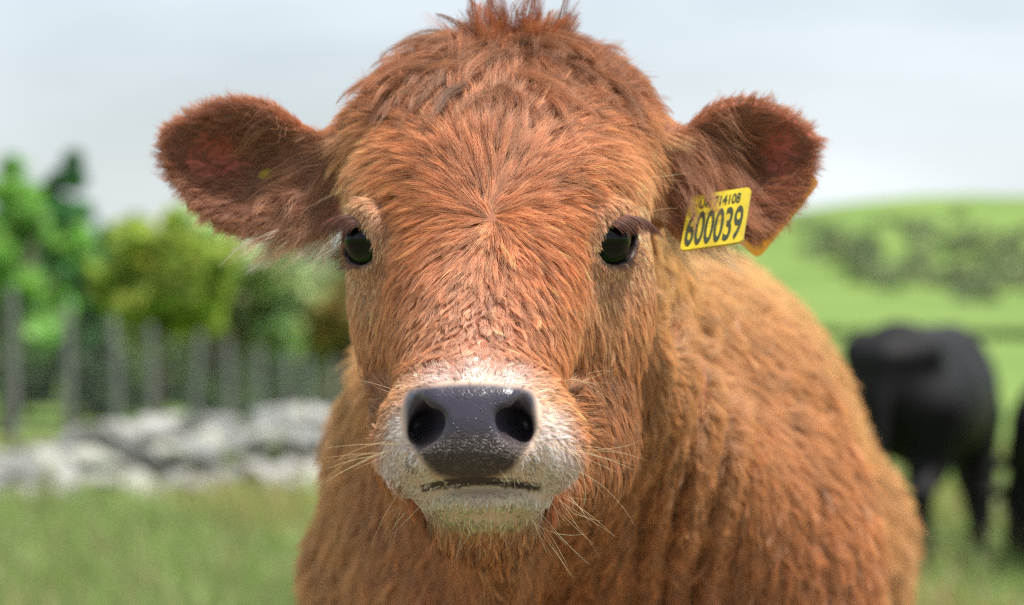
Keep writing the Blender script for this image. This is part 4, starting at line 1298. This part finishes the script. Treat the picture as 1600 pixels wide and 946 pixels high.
    hair_object('bristles', S, np.full((len(S), 1), .00022) * (1 - .6 * ks)[None], np.tile(lin((40, 34, 36)), (len(S), 4, 1)), fur_m, calf)

# ------------------------------------------------------------------ ear tags
tag_m = material('yellow_tag_plastic', (0.58, 0.46, 0.022), 0.42, 0.45, noise=(70, (0.40, 0.30, 0.025), .14), bump=(300, .15, .001))
tag_back_m = material('amber_tag_plastic', (0.68, 0.33, 0.02), 0.4, 0.5, noise=(90, (0.58, 0.27, 0.02), .2))
stud_m = material('dull_yellow_plastic', (0.34, 0.27, 0.03), 0.5, 0.4, noise=(150, (0.24, 0.17, 0.03), .2))
ink_m = material('tag_ink', (0.02, 0.035, 0.025), 0.6, 0.3, noise=(200, (0.05, 0.06, 0.03)))
def plate(poly, thick, mat, name, parent, M):
    bm = bmesh.new()
    vs = [bm.verts.new((x, y, 0)) for x, y in poly]
    fc = bm.faces.new(vs)
    r_ = bmesh.ops.extrude_face_region(bm, geom=[fc])
    bmesh.ops.translate(bm, verts=[g for g in r_['geom'] if isinstance(g, bmesh.types.BMVert)], vec=(0, 0, -thick))
    bmesh.ops.recalc_face_normals(bm, faces=bm.faces)
    me = bpy.data.meshes.new(name); bm.to_mesh(me); bm.free(); me.materials.append(mat)
    o = link(name, me, parent); o.matrix_basis = M
    return o
def rounded(w_, h_, r_, n=5):
    out = []
    for cx, cy, a0 in ((w_ - r_, r_, -90), (w_ - r_, h_ - r_, 0), (r_, h_ - r_, 90), (r_, r_, 180)):
        for k_ in range(n + 1):
            a = R(a0 + 90 * k_ / n); out.append((cx + r_ * math.cos(a), cy + r_ * math.sin(a)))
    return out
sc_ = 2.055 / FP
e1 = np.array([94, -42, 13.0]) * sc_; e2 = np.array([20, 72, 88.0]) * sc_          # x, depth, up
tw, thh = np.linalg.norm(e1), np.linalg.norm(e2)
ux = unit(e1); uy = unit(e2 - ux * (e2 @ ux)); uz = np.cross(ux, uy)
org = P(1062, 392, 2.050)
TM = Matrix((Vector(ux), Vector(uy), Vector(uz))).transposed().to_4x4(); TM.translation = Vector(org)
tag = link('ear_tag', None, label='yellow plastic ear tag reading 600039 hanging in the calf ear', cat='ear tag')
tag.location = tuple(org)
front = plate(rounded(tw, thh, .004), .0016, tag_m, 'front_plate', tag, TM)
def text(body, x, y, size, width):
    """everything as a fraction of the plate"""
    x, y, size = x * tw, y * thh, size * thh
    cu = bpy.data.curves.new('lettering', 'FONT'); cu.body = body; cu.size = size; cu.extrude = .0001
    cu.offset = size * .012
    ob = bpy.data.objects.new('tmp', cu); C.objects.link(ob)
    bpy.context.view_layer.update()
    me = bpy.data.meshes.new_from_object(ob.evaluated_get(bpy.context.evaluated_depsgraph_get()))
    bpy.data.objects.remove(ob)
    me.materials.clear(); me.materials.append(ink_m)
    xs = [v_.co.x for v_ in me.vertices]; sx = width * tw / (max(xs) - min(xs)); x -= min(xs) * sx
    o = link('lettering', me, front)
    o.matrix_basis = TM @ Matrix.Translation((x, y, .0004)) @ Matrix.Diagonal((sx, 1, 1, 1))
    return o
text('600039', .05, .08, .84, .90)
text('UK 714108', .20, .74, .25, .66)
bo = P(1182, 397, 2.150)
BM = Matrix(((1, 0, 0), (0, 0.10, -1), (0, 1, 0))).to_4x4(); BM.translation = Vector(bo)
k_ = 2.15 / FP
bpoly = [(-26, 16), (-4, -2), (2, -4), (9, -1), (94, 104), (97, 112), (80, 136), (-10, 110)]
plate([(x * k_, y * k_) for x, y in bpoly], .0016, tag_back_m, 'back_plate', tag, BM)
v, f = tube([P(1140, 312, 2.075), P(1150, 310, 2.148)], [.004, .004], 10)
link('pin', mesh('pin', np.array(v), f, [tag_m]), tag)

# yellow stud in the other ear, set on the skin inside the ear
bvh2 = BVHTree.FromPolygons([tuple(q) for q in hv.tolist()], [tuple(q) for q in hq.tolist()])
dr = unit(P(417, 275, 1.0) - CAMP)
hit = bvh2.ray_cast(Vector(CAMP), Vector(dr))
hp = np.array(hit[0]); hn = np.array(hit[1]); hn = hn if hn @ dr < 0 else -hn
stud = link('ear_stud', None, label='round yellow plastic stud half hidden in the hair inside the untagged ear', cat='ear stud')
stud.location = tuple(hp)
v, f = tube([hp - hn * .012, hp + hn * .003], [.003, .003], 10)
link('pin', mesh('pin', np.array(v), f, [tag_m]), stud)
v, f = tube([hp + hn * .0008, hp + hn * .0018, hp + hn * .0026], [.0056, .0058, .0046], 20)
link('disc', mesh('disc', np.array(v), f, [stud_m]), stud)
